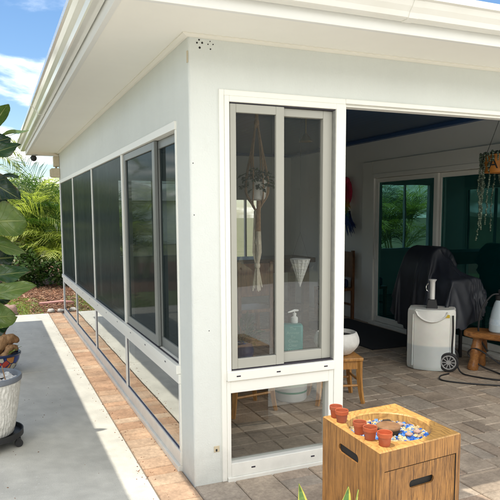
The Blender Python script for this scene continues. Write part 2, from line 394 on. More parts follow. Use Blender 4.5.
# ------------------------------------------------------------------ setting: ground, concrete, pavers, beds
def sheet(name,x0,y0,x1,y1,z,mat):
    o=build(name,MB().quad((x0,y0,z),(x1,y0,z),(x1,y1,z),(x0,y1,z)),mat); return tag(o,kind='structure')
sheet('ground',-250,-250,250,300,-.075,M['ground'])
def slab(name,rects,mat):
    m=MB()
    for (x0,y0,x1,y1) in rects: m.box(x0,y0,-.07,x1,y1,0)
    return tag(build(name,m,mat,bevel=.004),kind='structure')
g=.004
slab('concrete_walkway',[(-5.2,-1.09,-.225,3.1-g),(-5.2,3.1+g,-.225,6.93)],M['concrete'])
slab('pool_deck',[(-7,-4.2,2.4-g,-1.094-g),(2.4+g,-4.2,9,-1.094-g),(-7,-9,2.4-g,-4.2-2*g),(2.4+g,-9,9,-4.2-2*g)],M['deck'])

def lay(mb,x0,x1,y0,y1,mod,sizes,gap=.0028,seed=3):
    rnd=random.Random(seed); nx=int(round((x1-x0)/mod)); ny=int(round((y1-y0)/mod)); G=[[0]*ny for _ in range(nx)]
    for j in range(ny):
        for i in range(nx):
            if G[i][j]: continue
            ss=sizes[:]; rnd.shuffle(ss); ss.append((1,1))
            for (a,b) in ss:
                if i+a<=nx and j+b<=ny and not any(G[p][q] for p in range(i,i+a) for q in range(j,j+b)): break
            for p in range(i,i+a):
                for q in range(j,j+b): G[p][q]=1
            X0,Y0=x0+i*mod+gap,y0+j*mod+gap; X1,Y1=x0+(i+a)*mod-gap,y0+(j+b)*mod-gap
            h=rnd.uniform(-.0018,.0005); c=.005; t=rnd.random()
            tl=[rnd.uniform(-.0006,.0006) for _ in range(4)]
            jx=lambda:rnd.uniform(-.0015,.0015)
            lo=[(X0,Y0,-.02),(X1,Y0,-.02),(X1,Y1,-.02),(X0,Y1,-.02)]
            md=[(X0+jx(),Y0+jx(),h-c),(X1+jx(),Y0+jx(),h-c),(X1+jx(),Y1+jx(),h-c),(X0+jx(),Y1+jx(),h-c)]
            tp=[(X0+c+jx(),Y0+c+jx(),h+tl[0]),(X1-c+jx(),Y0+c+jx(),h+tl[1]),(X1-c+jx(),Y1-c+jx(),h+tl[2]),(X0+c+jx(),Y1-c+jx(),h+tl[3])]
            mb.add(lo+md+tp,[(8,9,10,11)]+[(k,(k+1)%4,4+(k+1)%4,4+k) for k in range(4)]+[(4+k,4+(k+1)%4,8+(k+1)%4,8+k) for k in range(4)],t)
m=MB(); lay(m,0,6.0,-1.08,6.72,.12,[(2,1),(2,1),(2,2),(1,2),(3,2),(2,3)],seed=5)
tag(build('patio_paving',m,M['paver'],tone=True),kind='structure')
m=MB()
rnd=random.Random(11); y=-1.08
while y<6.9:
    L=rnd.choice([.11,.15,.22,.22]); 
    if y+L>6.92: L=6.92-y
    if L<.05: break
    mm=MB(); X0,X1,Y0,Y1=-.216,-.005,y+.0042,y+L-.0042; h=rnd.uniform(-.0015,.0008); t=rnd.random(); c=.005
    lo=[(X0,Y0,-.02),(X1,Y0,-.02),(X1,Y1,-.02),(X0,Y1,-.02)]; md=[(a,b,h-c) for a,b,_ in lo]
    tp=[(X0+c,Y0+c,h),(X1-c,Y0+c,h),(X1-c,Y1-c,h),(X0+c,Y1-c,h)]
    m.add(lo+md+tp,[(8,9,10,11)]+[(k,(k+1)%4,4+(k+1)%4,4+k) for k in range(4)]+[(4+k,4+(k+1)%4,8+(k+1)%4,8+k) for k in range(4)],t); y+=L
tag(build('edge_paving',m,M['paverS'],tone=True),kind='structure')
sheet('paving_bed',-.222,-1.09,6.05,6.93,-.0085,M['sand'])
sheet('lawn',-14,6.935,-.28,9.2,-.03,M['lawn'])
sheet('mulch_bed',-14,9.2,9,17,-.025,M['mulch']); sheet('mulch_border',-.28,6.935,9,9.2,-.025,M['mulch'])
m=MB(); rnd=random.Random(4)
for _ in range(5200):
    x=rnd.uniform(-1.5,-.12); y=rnd.uniform(6.95,9.2)
    if x>-.45+.25*noise.noise((0,y*1.5,0)) and rnd.random()<.8: continue
    if rnd.random()>1.25-.35*(y-6.9)/2.3*1.6: continue
    a=rnd.uniform(0,6.28); h=rnd.uniform(.02,.06); b=rnd.uniform(-.03,.03); wd=.004
    m.add([(x-wd*math.cos(a),y-wd*math.sin(a),-.03),(x+wd*math.cos(a),y+wd*math.sin(a),-.03),(x+b,y+b*.5,-.03+h)],[(0,1,2)],rnd.random())
tag(build('grass',m,M['grass'],tone=True),kind='stuff')
m=MB()
for _ in range(5200):
    x=rnd.uniform(-1.6,2.2); y=rnd.uniform(6.97,11.5)
    if x<-.5 and y<8.6 and rnd.random()<.75: continue
    s=rnd.uniform(.01,.035); m.obox((x,y,-.02+rnd.uniform(0,.015)),(s,s*.35,.004),(rnd.uniform(-.5,.5),rnd.uniform(-.5,.5),rnd.uniform(0,3.1)),rnd.random())
tag(build('mulch_chips',m,M['chips'],tone=True),kind='stuff')

m=MB(); rnd=random.Random(77)
for _ in range(420):
    if rnd.random()<.6: x=-.22+rnd.gauss(0,.03); y=rnd.uniform(-1,6.9)
    elif rnd.random()<.5: x=-.03+rnd.gauss(0,.012)-.01; y=rnd.uniform(-1,6.9)
    else: x=rnd.uniform(-1.0,-.2); y=rnd.uniform(-.5,6.9)
    if x>-.012: continue
    q=rnd.uniform(.0012,.0045); m.obox((x,y,.0015),(q,q*rnd.uniform(.4,1),.0012),(rnd.uniform(-.4,.4),rnd.uniform(-.4,.4),rnd.uniform(0,3)),rnd.random())
tag(build('grit',m,M['chips'],tone=True),kind='stuff')
# ------------------------------------------------------------------ the house with its sunroom
H=thing('house','pale stucco house with enclosed sunroom and cream eaves','house',(0,0,0))
X=3.95            # wall between sunroom and main house
CW=.168           # column width on the front
# walls: corner column, headers, far pier
m=MB()
rc=.014; m.prism([(CW,0),(CW,.245),(0,.245)]+[(rc-rc*math.cos(PI/2*k/5),rc-rc*math.sin(PI/2*k/5)) for k in range(6)],-.05,2.5)                       # corner column
m.box(CW,0,2.232,X,.12,2.5)                       # front header
m.box(0,.245,2.088,.12,6.60,2.5)                  # left header
m.box(0,6.60,-.05,.14,6.74,2.5)                   # far pier
build('wall',m,M['wall'],H)
m=MB(); m.box(X,-.0,-.05,9.5,.14,2.62); m.box(9.36,.14,-.05,9.5,6.74,2.62)
build('wall',m,M['wall'],H)
# interior walls: house wall with sliding door opening y 1.48..4.04 z 0..2.10 ; north wall with window
m=MB(); D0,D1,DZ=1.46,4.04,2.105
m.box(X,.14,0,X+.12,D0,2.62); m.box(X,D1,0,X+.12,6.6,2.62); m.box(X,D0,DZ,X+.12,D1,2.62)
build('interior_wall',m,M['inwall'],H)
m=MB(); hol=[(.85,2.05,.85,2.15),(2.82,3.36,.55,1.85)]
m.box(.14,6.6,0,.85,6.74,2.62); m.box(2.05,6.6,0,2.82,6.74,2.62); m.box(3.36,6.6,0,X+.12,6.74,2.62)
for (n0,n1,nz0,nz1) in hol: m.box(n0,6.6,0,n1,6.74,nz0); m.box(n0,6.6,nz1,n1,6.74,2.62)
build('interior_wall',m,M['inwall'],H)
for (n0,n1,nz0,nz1) in hol:
    w_=build('window',MB().box(n0,6.62,nz0,n0+.04,6.70,nz1).box(n1-.04,6.62,nz0,n1,6.70,nz1).box(n0+.04,6.62,nz0,n1-.04,6.70,nz0+.04).box(n0+.04,6.62,nz1-.04,n1-.04,6.70,nz1).box((n0+n1)/2-.015,6.63,nz0+.04,(n0+n1)/2+.015,6.69,nz1-.04),M['alu'],H)
    build('pane',MB().quad((n0,6.66,nz0),(n1,6.66,nz0),(n1,6.66,nz1),(n0,6.66,nz1)),M['skylitpane'],w_)
# ceiling: dark blue boards with joints
t=NT('blue board ceiling'); v=t.coord(); sx=t.n('ShaderNodeSeparateXYZ'); t.l(v,sx.inputs[0])
gv=t.math('FRACT',t.math('MULTIPLY',sx.outputs[0],9.)); gr=t.ramp(gv,[(0.,.3),(.06,1.),(.94,1.),(1.,.3)])
c=t.mix(1.,t.mix(t.noise(t.mapping(v,(8,1,1)),3,3),(.022,.060,.13),(.035,.085,.18)),gr,'MULTIPLY')
M['ceil']=t.done(t.pbr(c,.4,t.bump(gr,.4,.005)))
build('ceiling',MB().box(.02,.02,2.6,X,6.6,2.66),M['ceil'],H)
M['litblue']=simple('lit blue ceiling edge',(.03,.085,.22),(.035,.10,.26),5,.45)
build('lit_ceiling_edge',MB().box(X-.09,.14,2.555,X-.002,6.6,2.598).box(.14,6.51,2.555,X-.09,6.598,2.598),M['litblue'],H)  # lighter blue strip painting in the brighter lit edge of the ceiling
# room behind the sliding door
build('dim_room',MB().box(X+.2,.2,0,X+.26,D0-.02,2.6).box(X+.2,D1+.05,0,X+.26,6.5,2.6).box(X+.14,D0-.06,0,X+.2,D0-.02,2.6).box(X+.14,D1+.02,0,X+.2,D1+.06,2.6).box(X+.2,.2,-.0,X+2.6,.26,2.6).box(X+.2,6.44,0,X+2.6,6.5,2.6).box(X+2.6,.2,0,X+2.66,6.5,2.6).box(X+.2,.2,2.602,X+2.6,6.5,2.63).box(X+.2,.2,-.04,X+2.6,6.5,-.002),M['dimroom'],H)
# soffit (L shape), moulding, fascia, gutter
EX=.43
YB=7.03
m=MB(); m.box(-EX,-EX,2.502,-.001,YB,2.53); m.box(-.001,-EX,2.502,9.9,-.001,2.53); m.box(-.001,6.742,2.502,9.9,YB,2.53)
build('soffit',m,M['soffit'],H)
mo=[(0,0),(-.040,0),(-.040,-.006),(-.016,-.013),(0,-.013)]
m=MB(); 
m.sweep(mo,0,1,lambda p,q,e:(p-.0005,(p if e==0 else 6.74),2.5015+q)); m.sweep(mo,0,1,lambda p,q,e:((p if e==0 else X+5),p-.0005,2.5015+q))
build('moulding',m,M['mould'],H)
# fascia ring
m=MB(); m.box(-EX-.03,-EX-.03,2.492,-EX,YB+.03,2.67); m.box(-EX,-EX-.03,2.492,9.93,-EX,2.67); m.box(-EX,YB,2.492,9.93,YB+.03,2.67)
build('fascia',m,M['fascia'],H,bevel=.003)
b=EX+.037
gp=[(b,2.668),(b,2.552),(b+.052,2.552),(b+.060,2.556),(b+.070,2.580),(b+.092,2.602),(b+.108,2.628),(b+.124,2.634),(b+.124,2.668),(b+.118,2.668),(b+.118,2.640),(b+.100,2.634),(b+.086,2.608),(b+.064,2.586),(b+.055,2.560),(b+.006,2.558),(b+.006,2.668)]
def gutter(ax):
    m=MB()
    if ax=='L': m.sweep(gp,0,1,lambda p,q,e:(-p,(-p if e==0 else YB+.06),q))
    else: m.sweep(gp,0,1,lambda p,q,e:((-p if e==0 else 9.9),-p,q))
    return m
build('gutter',gutter('L'),M['gutter'],H); build('gutter',gutter('F'),M['gutter'],H)
for (q0,q1,fr_) in ((3.30,3.36,lambda p,q,e:(-p,(3.30 if e==0 else 3.36),q)),(1.02,1.08,lambda p,q,e:((1.02 if e==0 else 1.08),-p,q))):
    jp=[(b-.002,2.549),(b+.054,2.549),(b+.063,2.553),(b+.073,2.577),(b+.095,2.599),(b+.111,2.625),(b+.127,2.631),(b+.127,2.669),(b+.120,2.669),(b+.110,2.635),(b+.09,2.606),(b+.06,2.57),(b-.002,2.556)]
    build('gutter_joint',MB().sweep(jp,0,1,fr_),M['gutter'],H)
# roof
t=NT('shingle roof'); v=t.coord(); br=t.n('ShaderNodeTexBrick'); br.inputs['Scale'].default_value=4; t.l(v,br.inputs['Vector'])
br.inputs['Color1'].default_value=(.5,.48,.44,1); br.inputs['Color2'].default_value=(.42,.40,.37,1); br.inputs['Mortar'].default_value=(.2,.19,.18,1)
M['roof']=t.done(t.pbr(br.outputs[0],.9))
e0=-EX-.02
build('roof',MB().add([(e0,e0,2.672),(9.95,e0,2.672),(9.95,YB+.02,2.672),(e0,YB+.02,2.672),(3,3.2,3.55),(6.9,3.2,3.55)],[(0,1,5,4),(1,2,5),(2,3,4,5),(3,0,4),(3,2,1,0)]),M['roof'],H)
# screw holes and little blemishes on the column
hm=None
for (x,z,r) in [(.062,2.492-.012,.0045),(.050,2.464,.005),(.079,2.466,.0055),(.065,2.440,.006),(.124,2.478,.003),(.112,2.462,.0035),(.141,2.464,.0035),(.126,2.438,.004)]:
    o=MB().lathe([(1,0),(1,.0016)],(0,0,0),10)
    if hm is None: hm=build('screw_hole',o,M['hole'],H); q=hm
    else: q=hm.copy(); col.objects.link(q); q.parent=H
    q.location=(x,0.0002,z); q.rotation_euler=(R(90),0,0); q.scale=(r,r,1)
m=MB().box(.118,-.004,.185,.152,.0,.222); build('wall_outlet',m,M['beige'],H,bevel=.003)  # small beige outlet at the column foot
build('screw_hole',MB().box(.128,-.0052,.190,.138,-.0035,.204),M['hole'],H)
for (x,z) in ((.010,1.83),(.012,1.55),(.09,.9)):
    q=hm.copy(); col.objects.link(q); q.parent=H; q.location=(x+.008,.0003,z); q.rotation_euler=(R(90),0,0); q.scale=(.003,.003,1)
build('hinge_plate',MB().box(-.004,.004,2.36,-.0002,.02,2.42),M['beige'],H)

# --- front window unit, x .168..972
F0,F1=CW,.972
def fbox(m,x0,x1,z0,z1,y0,y1): m.box(x0,y0,z0,x1,y1,z1)
m=MB()
fbox(m,F0,F0+.03,.0,2.232,-.010,.08); fbox(m,F0+.03,F1,2.200,2.232,-.010,.08)         # outer trim
fbox(m,F0+.03,.226,.655,2.200,-.016,.07); fbox(m,.905,F1,.0,2.200,-.016,.09)            # jamb / post
fbox(m,.226,.905,2.168,2.200,-.016,.07)                                                   # head
fbox(m,F0+.03,.905,.600,.655,-.028,.07)                                                   # sill of upper window
fw_=build('window',m,M['alu'],H,bevel=.003)
m=MB(); fbox(m,.226,.232,.662,2.162,.004,.07); build('track',m,M['trackgrey'],fw_)
m=MB(); fbox(m,.899,.905,.662,2.162,-.010,.07); build('track',m,M['trackgrey'],fw_)
m=MB(); fbox(m,.226,.905,2.161,2.168,.000,.07); build('track',m,M['track'],fw_)
m=MB(); fbox(m,.226,.905,.655,.662,-.004,.07); build('track',m,M['track'],fw_)
def sash(x0,x1,z0,z1,y0,y1,wl,wr,wt,wb,name='sash',mat='sash',parent=None):
    m=MB(); fbox(m,x0,x0+wl,z0,z1,y0,y1); fbox(m,x1-wr,x1,z0,z1,y0,y1); fbox(m,x0+wl,x1-wr,z1-wt,z1,y0,y1); fbox(m,x0+wl,x1-wr,z0,z0+wb,y0,y1)
    return build(name,m,M[mat],parent,bevel=.003)
sash(.233,.566,.664,2.160,-.006,.016,.036,.052,.046,.058,parent=fw_)
sash(.540,.898,.664,2.160,.020,.058,.030,.062,.046,.062,parent=fw_)
build('pane',MB().quad((.26,.018,.70),(.53,.018,.70),(.53,.018,2.13),(.26,.018,2.13)),M['pane'],fw_)
build('pane',MB().quad((.56,.046,.70),(.85,.046,.70),(.85,.046,2.13),(.56,.046,2.13)),M['pane'],fw_)
for x in (.265,.52,.84): build('weep_slot',MB().box(x-.013,-.0292,.622,x+.013,-.0275,.630),M['track'],fw_,bevel=.001)
# lower fixed window
m=MB(); fbox(m,F0+.03,.222,.0,.598,-.014,.06); fbox(m,.868,.903,.0,.598,-.014,.06); fbox(m,.222,.868,.526,.598,-.014,.06); fbox(m,.222,.868,.022,.104,-.014,.06); fbox(m,F0+.03,.903,-.01,.022,-.024,.06)
lw_=build('lower_window',m,M['alu'],H,bevel=.003)
build('pane',MB().quad((.215,.03,.10),(.88,.03,.10),(.88,.03,.53),(.215,.03,.53)),M['paneF'],lw_)
for x in (.36,.76): build('weep_slot',MB().box(x-.013,-.0152,.058,x+.013,-.0135,.067),M['track'],lw_,bevel=.001)
# opening head trim to the right of the post
m=MB(); m.box(F1,-.012,2.205,X,.09,2.232); m.box(F1,.01,2.190,X,.08,2.205); build('head_trim',m,M['alu'],H,bevel=.003)

# --- left side windows
BY=[.245,1.84,3.46,5.08,6.60]
def lbox(m,y0,y1,z0,z1,x0,x1): m.box(x0,y0,z0,x1,y1,z1)
for i in range(4):
    a,b_=BY[i],BY[i+1]; la=.024 if i else .02; lb=.024
    m=MB(); lbox(m,a,b_,2.040,2.088,-.014,.07); lbox(m,a,a+la,.655,2.040,-.007,.07); lbox(m,b_-lb,b_,.655,2.040,-.007,.07); lbox(m,a,b_,.602,.655,-.028,.07)
    W=build('window',m,M['alu'],H,bevel=.003)
    y0,y1=a+la,b_-lb
    if i==0:
        ym=.835
        for (s0,s1,xx) in ((ym-.035,y1,.006),(y0,ym+.035,.034)):
            m=MB(); wv=.066; lbox(m,s0,s0+wv,.660,2.036,xx,xx+.024); lbox(m,s1-wv,s1,.660,2.036,xx,xx+.024); lbox(m,s0+wv,s1-wv,1.985,2.036,xx,xx+.024); lbox(m,s0+wv,s1-wv,.660,.725,xx,xx+.024)
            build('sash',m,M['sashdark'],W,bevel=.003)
            build('pane',MB().quad((xx+.012,s0+.03,.69),(xx+.012,s1-.03,.69),(xx+.012,s1-.03,2.01),(xx+.012,s0+.03,2.01)),M['screenN'],W)
    else:
        ym=(y0+y1)/2
        m=MB(); lbox(m,y0,y0+.03,.660,2.036,.012,.045); lbox(m,y1-.03,y1,.660,2.036,.02,.045); lbox(m,ym-.03,ym+.03,.660,2.036,.024,.045); lbox(m,y0+.03,y1-.03,.66,.70,.02,.045)
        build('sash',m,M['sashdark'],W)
        build('pane',MB().quad((.003,y0,.657),(.003,y1,.657),(.003,y1,2.038),(.003,y0,2.038)),M['screen'],W)
    build('track',MB().box(-.002,y0,.6555,.012,y1,.6585),M['track'],W)
    # lower fixed light
    m=MB(); lbox(m,a,b_,.540,.600,-.014,.06); lbox(m,a,b_,.030,.118,-.012,.06); lbox(m,a,b_,-.01,.030,-.028,.06)
    lbox(m,a,a+.030,.118,.540,-.008,.06); lbox(m,b_-.034,b_,.118,.540,-.008,.06)
    W=build('lower_window',m,M['alu'],H,bevel=.003)
    y0,y1=a+.030,b_-.034
    build('pane',MB().quad((.002,y0,.115),(.002,y1,.115),(.002,y1,.545),(.002,y0,.545)),M['paneL'],W)
    m=MB(); lbox(m,y0,y1,.118,.123,-.003,.0012); lbox(m,y0,y0+.004,.123,.54,-.0015,.0012); lbox(m,y1-.004,y1,.123,.54,-.0015,.0012)
    build('gasket',m,M['gasket'],W)
    for yy in (a+.25,a+.8,b_-.3): build('weep_slot',MB().box(-.0292,yy-.013,.622,-.0275,yy+.013,.630),M['track'],W)

# --- sliding door into the house (wall X)
Dr=build('sliding_door',MB().box(X-.022,D1,0,X,D1+.245,2.28).box(X-.022,1.2,2.105,X,D1,2.28).box(X-.022,1.2,0,X,D0,2.105)
   .box(X-.03,D1-.05,.0,X+.10,D1,2.105).box(X-.03,D0,0,X+.10,D0+.05,2.105).box(X-.03,D0+.05,2.045,X+.10,D1-.05,2.105).box(X-.06,D0,0,X+.1,D1,.045),M['alu'],H,bevel=.004)
def dsash(y0,y1,xx):
    m=MB(); m.box(xx,y0,.05,xx+.035,y0+.07,2.04); m.box(xx,y1-.07,.05,xx+.035,y1,2.04); m.box(xx,y0+.07,1.985,xx+.035,y1-.07,2.04); m.box(xx,y0+.07,.05,xx+.035,y1-.07,.125)
    build('sash',m,M['alu'],Dr,bevel=.003)
    build('pane',MB().quad((xx+.018,y0+.05,.1),(xx+.018,y1-.05,.1),(xx+.018,y1-.05,2.0),(xx+.018,y0+.05,2.0)),M['doorglass'],Dr)
dsash(2.70,3.985,X-.005); dsash(1.515,2.765,X+.045)
build('handle',MB().box(X-.035,3.93,.92,X-.006,3.955,1.16),M['alu'],Dr,bevel=.004)
build('handle_lock',MB().box(X-.012,3.975,.98,X-.004,3.99,1.06),M['beige'],Dr)
# thin dark sheet painting in the shade on the pavers by the door
tag(build('shade_sheet',MB().box(2.95,2.55,.001,3.82,4.45,.016),simple('dark shade sheet',(.014,.016,.02),(.02,.022,.028),30,.95,.6,200),bevel=.004,origin=(3.4,3.5,0)),'thin dark sheet standing in for shade on the pavers before the sliding door','mat')

exec_after=[]
# ------------------------------------------------------------------ fixtures on the house
T=thing('security_camera','small black dome camera under the far corner of the soffit','camera',(-.33,6.98,2.49))
build('bracket',MB().lathe([(.045,-.015),(.045,.0)],(-.33,6.98,2.50),16),M['whiteplastic'],T)
build('dome',MB().ball((-.345,6.96,2.445),.048,14,8),M['rubber'],T,smooth=True)
T=thing('junction_box','stacked pair of beige utility boxes on the far end of the side wall','utility box',(-.05,6.64,2.1))
build('upper_box',MB().box(-.085,6.60,2.30,-.001,6.72,2.455),M['beige'],T,bevel=.008)
lb=build('lower_box',MB().box(-.13,6.55,2.135,-.001,6.70,2.27),M['beige'],T,bevel=.012)
build('cover',MB().box(-.142,6.565,2.15,-.13,6.685,2.255),M['beige'],lb,bevel=.004)
build('conduit',MB().tube([(-.045,6.66,2.27),(-.045,6.66,2.30)],.018,10),M['beige'],T,smooth=True)

# ------------------------------------------------------------------ fire column
T=thing('fire_pit','square faux wood fire pit with a round bowl of blue glass and a door','fire pit',(.6,-1.,0))
P=[(.398,-.764),(.381,-1.249),(.834,-1.203),(.83,-.737)]
def pt(u,v):   # u along left->right, v front->back
    a=sub((*P[1],0),(*P[2],0),u); b=sub((*P[0],0),(*P[3],0),u); return sub(a,b,v)
ZT=.60
BC=(.602,-1.0); BR=.184
m=MB()
# left face with a slot: panels around the slot (v: 0 front..1 back)
def face(pts2,slot,depth,inn,nseg=10):
    """face as a sheet with a stadium hole; pts2(u,z)->xyz ; inn = inward vector"""
    (u0,u1,z0,z1)=slot; r=(z1-z0)/2; zc=(z0+z1)/2
    m=MB(); ring=[]
    wid=(Vector(pts2(1,0))-Vector(pts2(0,0))).length; ru=r/wid
    for k in range(nseg+1):
        a=-PI/2+PI*k/nseg; ring.append((u1-ru+ru*math.cos(a),zc+r*math.sin(a)))
    for k in range(nseg+1):
        a=PI/2+PI*k/nseg; ring.append((u0+ru+ru*math.cos(a),zc+r*math.sin(a)))
    n=len(ring); U0,U1,Z0,Z1=u0-.05,u1+.05,z0-.03,z1+.03
    outer=[]
    def walk(t,ua,ub,za,zb):
        if t<=.3: return (ua+(ub-ua)*t/.3,za)
        if t<=.7: return (ub,za+(zb-za)*(t-.3)/.4)
        return (ub+(ua-ub)*(t-.7)/.3,zb)
    for k in range(nseg+1): outer.append(walk(k/nseg,u1-ru,U1,Z0,Z1))
    for k in range(nseg+1): outer.append(walk(k/nseg,u0+ru,U0,Z1,Z0))
    inn=Vector(inn)
    vs=[Vector(pts2(*p)) for p in ring]+[Vector(pts2(*p)) for p in outer]+[Vector(pts2(*p))+inn for p in ring]
    fs=[(i,(i+1)%n,n+(i+1)%n,n+i) for i in range(n)]+[(i,(i+1)%n,2*n+(i+1)%n,2*n+i) for i in range(n)]
    m.add(vs,fs)
    return m,(U0,U1,Z0,Z1)
def framed(pts2,slot,inn,ub,zb):
    m,(U0,U1,Z0,Z1)=face(pts2,slot,0,inn)
    us=[ub[0],U0,U1,ub[1]]; zs=[zb[0],Z0,Z1,zb[1]]
    for i in range(3):
        for j in range(3):
            if i==1 and j==1: continue
            m.quad(pts2(us[i],zs[j]),pts2(us[i+1],zs[j]),pts2(us[i+1],zs[j+1]),pts2(us[i],zs[j+1]))
    return m
left=lambda u,z:(*pt(0,1-u)[:2],z)     # u 0 back(left in picture) .. 1 front
body=framed(left,(.315,.665,.487,.527),(.009,0,0),(0,1),(.03,ZT-.004))
body.f=[tuple(reversed(f)) for f in body.f]
# right face, back face
body.quad((*pt(1,0)[:2],.03),(*pt(1,1)[:2],.03),(*pt(1,1)[:2],ZT-.004),(*pt(1,0)[:2],ZT-.004)); body.quad((*pt(1,1)[:2],.03),(*pt(0,1)[:2],.03),(*pt(0,1)[:2],ZT-.004),(*pt(1,1)[:2],ZT-.004))
front=lambda u,z:(*pt(u,0)[:2],z)
for a in ((0,.055,.03,ZT-.004),(.945,1,.03,ZT-.004),(.055,.945,.515,ZT-.004),(.055,.945,.03,.06)):
    body.quad(front(a[0],a[2]),front(a[1],a[2]),front(a[1],a[3]),front(a[0],a[3]))
fn=Vector((P[2][1]-P[1][1],-(P[2][0]-P[1][0]),0)).normalized()*-1    # inward
# reveal around the door
rv=MB()
def revq(u0,z0,u1,z1):
    a,b=Vector(front(u0,z0)),Vector(front(u1,z1)); rv.quad(a,b,b+fn*.02,a+fn*.02)
revq(.055,.06,.055,.515); revq(.055,.515,.945,.515); revq(.945,.515,.945,.06); revq(.945,.06,.055,.06)
build('body',body,M['boxwood'],T); build('door_gap',rv.quad(Vector(front(.05,.055))+fn*.021,Vector(front(.95,.055))+fn*.021,Vector(front(.95,.52))+fn*.021,Vector(front(.05,.52))+fn*.021),M['hole'],T)
dn=-fn*.000
dfun=lambda u,z:tuple(Vector(front(u,z))+fn*.004)
Dm=framed(dfun,(.362,.668,.412,.446),tuple(fn*.009),(.061,.939),(.065,.510))
M['boxdoor']=woodmat('faux wood door',(.070,.025,.007),(.46,.215,.055),(62,62,4.0),contrast=(.33,.56),bs=.6)
build('door',Dm,M['boxdoor'],T)
lin=MB(); a=Vector((*pt(0,0)[:2],0)); 
lin.quad(*[Vector(left(u,z))+Vector((.010,0,0)) for u,z in((.2,.44),(.8,.44),(.8,.56),(.2,.56))])
build('slot_lining',lin,M['hole'],T)
# top plate with round hole
m=MB(); N=48; ring=[(BC[0]+BR*math.cos(2*PI*k/N),BC[1]+BR*math.sin(2*PI*k/N)) for k in range(N)]
def onedge(th):
    d=Vector((math.cos(th),math.sin(th)));best=1e9
    for i in range(4):
        a=Vector(P[i]);b=Vector(P[(i+1)%4]);e=b-a
        den=d.x*e.y-d.y*e.x
        if abs(den)<1e-9: continue
        q=a-Vector(BC); tt=(q.x*e.y-q.y*e.x)/den; ss=(q.x*d.y-q.y*d.x)/den
        if tt>0 and -1e-6<=ss<=1+1e-6: best=min(best,tt)
    return (BC[0]+d.x*best,BC[1]+d.y*best)
angs=[2*PI*k/N for k in range(N)]+[math.atan2(p[1]-BC[1],p[0]-BC[0])%(2*PI) for p in P]
angs=sorted(angs); n=len(angs)
inner=[(BC[0]+BR*math.cos(a),BC[1]+BR*math.sin(a)) for a in angs]; outer=[onedge(a) for a in angs]
ch=.006
def shrink(p): 
    c=Vector((.61,-.99)); d=Vector(p)-c; return c+d*(1-ch/.24)
vs=[(*p,ZT-.004) for p in inner]+[(*shrink(p),ZT) for p in outer]+[(*p,ZT-ch) for p in outer]+[(*(Vector(BC)+(Vector(p)-Vector(BC))*1.03),ZT) for p in inner]+[(*(Vector(BC)+(Vector(p)-Vector(BC))*.97),ZT-.05) for p in inner]
fs=[]
for i in range(n):
    j=(i+1)%n
    fs+=[(3*n+i,n+i,n+j,3*n+j),(n+i,2*n+i,2*n+j,n+j),(i,3*n+i,3*n+j,j),(4*n+i,i,j,4*n+j)]
m.add(vs,fs); build('top',m,M['boxtop'],T)
build('bowl',MB().lathe([(BR*.97,-.05),(BR*.8,-.055),(.0001,-.055)],(*BC,ZT),40),M['darkwood'],T)
for q in ((.06,.06),(.94,.06),(.94,.94),(.06,.94)):
    p=pt(*q); build('foot',MB().lathe([(.02,0),(.022,.03)],(p[0],p[1],0),12),M['rubber'],T)
# fire glass (nobody could count it)
m=MB(); rnd=random.Random(8)
for _ in range(1500):
    r=BR*.95*math.sqrt(rnd.random()); a=rnd.uniform(0,6.283); x,y=BC[0]+r*math.cos(a),BC[1]+r*math.sin(a)
    s=rnd.uniform(.004,.0085); z=ZT-.046+rnd.uniform(0,.010)+.008*(1-(r/BR)**2)
    tone=rnd.random()
    nn=noise.noise((x*22,y*22,2))
    tone=tone*.48 if nn>.12 or rnd.random()<.25 else .55+.45*tone
    m.obox((x,y,z),(s,s*rnd.uniform(.6,1),s*.6),(rnd.uniform(-.6,.6),rnd.uniform(-.6,.6),rnd.uniform(0,3)),tone)
o=build('fire_glass',m,M['fireglass'],tone=True,origin=(*BC,ZT-.05)); tag(o,'blue and cream glass pebbles filling the fire pit bowl','glass pebbles',kind='stuff')
o=build('burner_lid',MB().lathe([(.050,-.040),(.052,-.038),(.052,-.014)],(.600,-1.0,ZT+.004),36),M['soil'],smooth=True,angle=50,origin=(.600,-1.0,ZT-.03))
bl=thing('burner_lid','round brown lid at the centre of the blue glass bowl','burner lid',(.600,-1.0,ZT-.03)); bpy.data.objects.remove(o)
build('side',MB().lathe([(.050,-.040),(.052,-.038),(.052,-.012)],(.600,-1.0,ZT+.004),36),M['soil'],bl,smooth=True,angle=50)
build('top',MB().lathe([(.054,-.0125),(.0555,-.010),(.0555,-.003),(.053,0),(.0001,.0)],(.600,-1.0,ZT+.004),36,lambda w,z:1+.02*math.sin(5*w+1)),simple('brown lid',(.30,.16,.075),(.20,.10,.045),25,.6,.5,60),bl,smooth=True,angle=50)

for i,(x,y,r,lab) in enumerate([(.66,-.905,.020,'dark rounded rock at the back of the blue glass bowl'),(.70,-.955,.012,'small pink rock behind the round disc in the bowl'),(.715,-1.06,.014,'reddish rock at the right edge of the glass bowl'),(.655,-1.075,.013,'pale tan rock in front of the round disc in the bowl')]):
    o=build('bowl_rock',MB().ball((x,y,ZT-.024),r,12,8,(1.3,1,.75),.5),M['rock'] if i else M['soil'],smooth=True,angle=180,origin=(x,y,ZT-.035)); tag(o,lab,'rock')
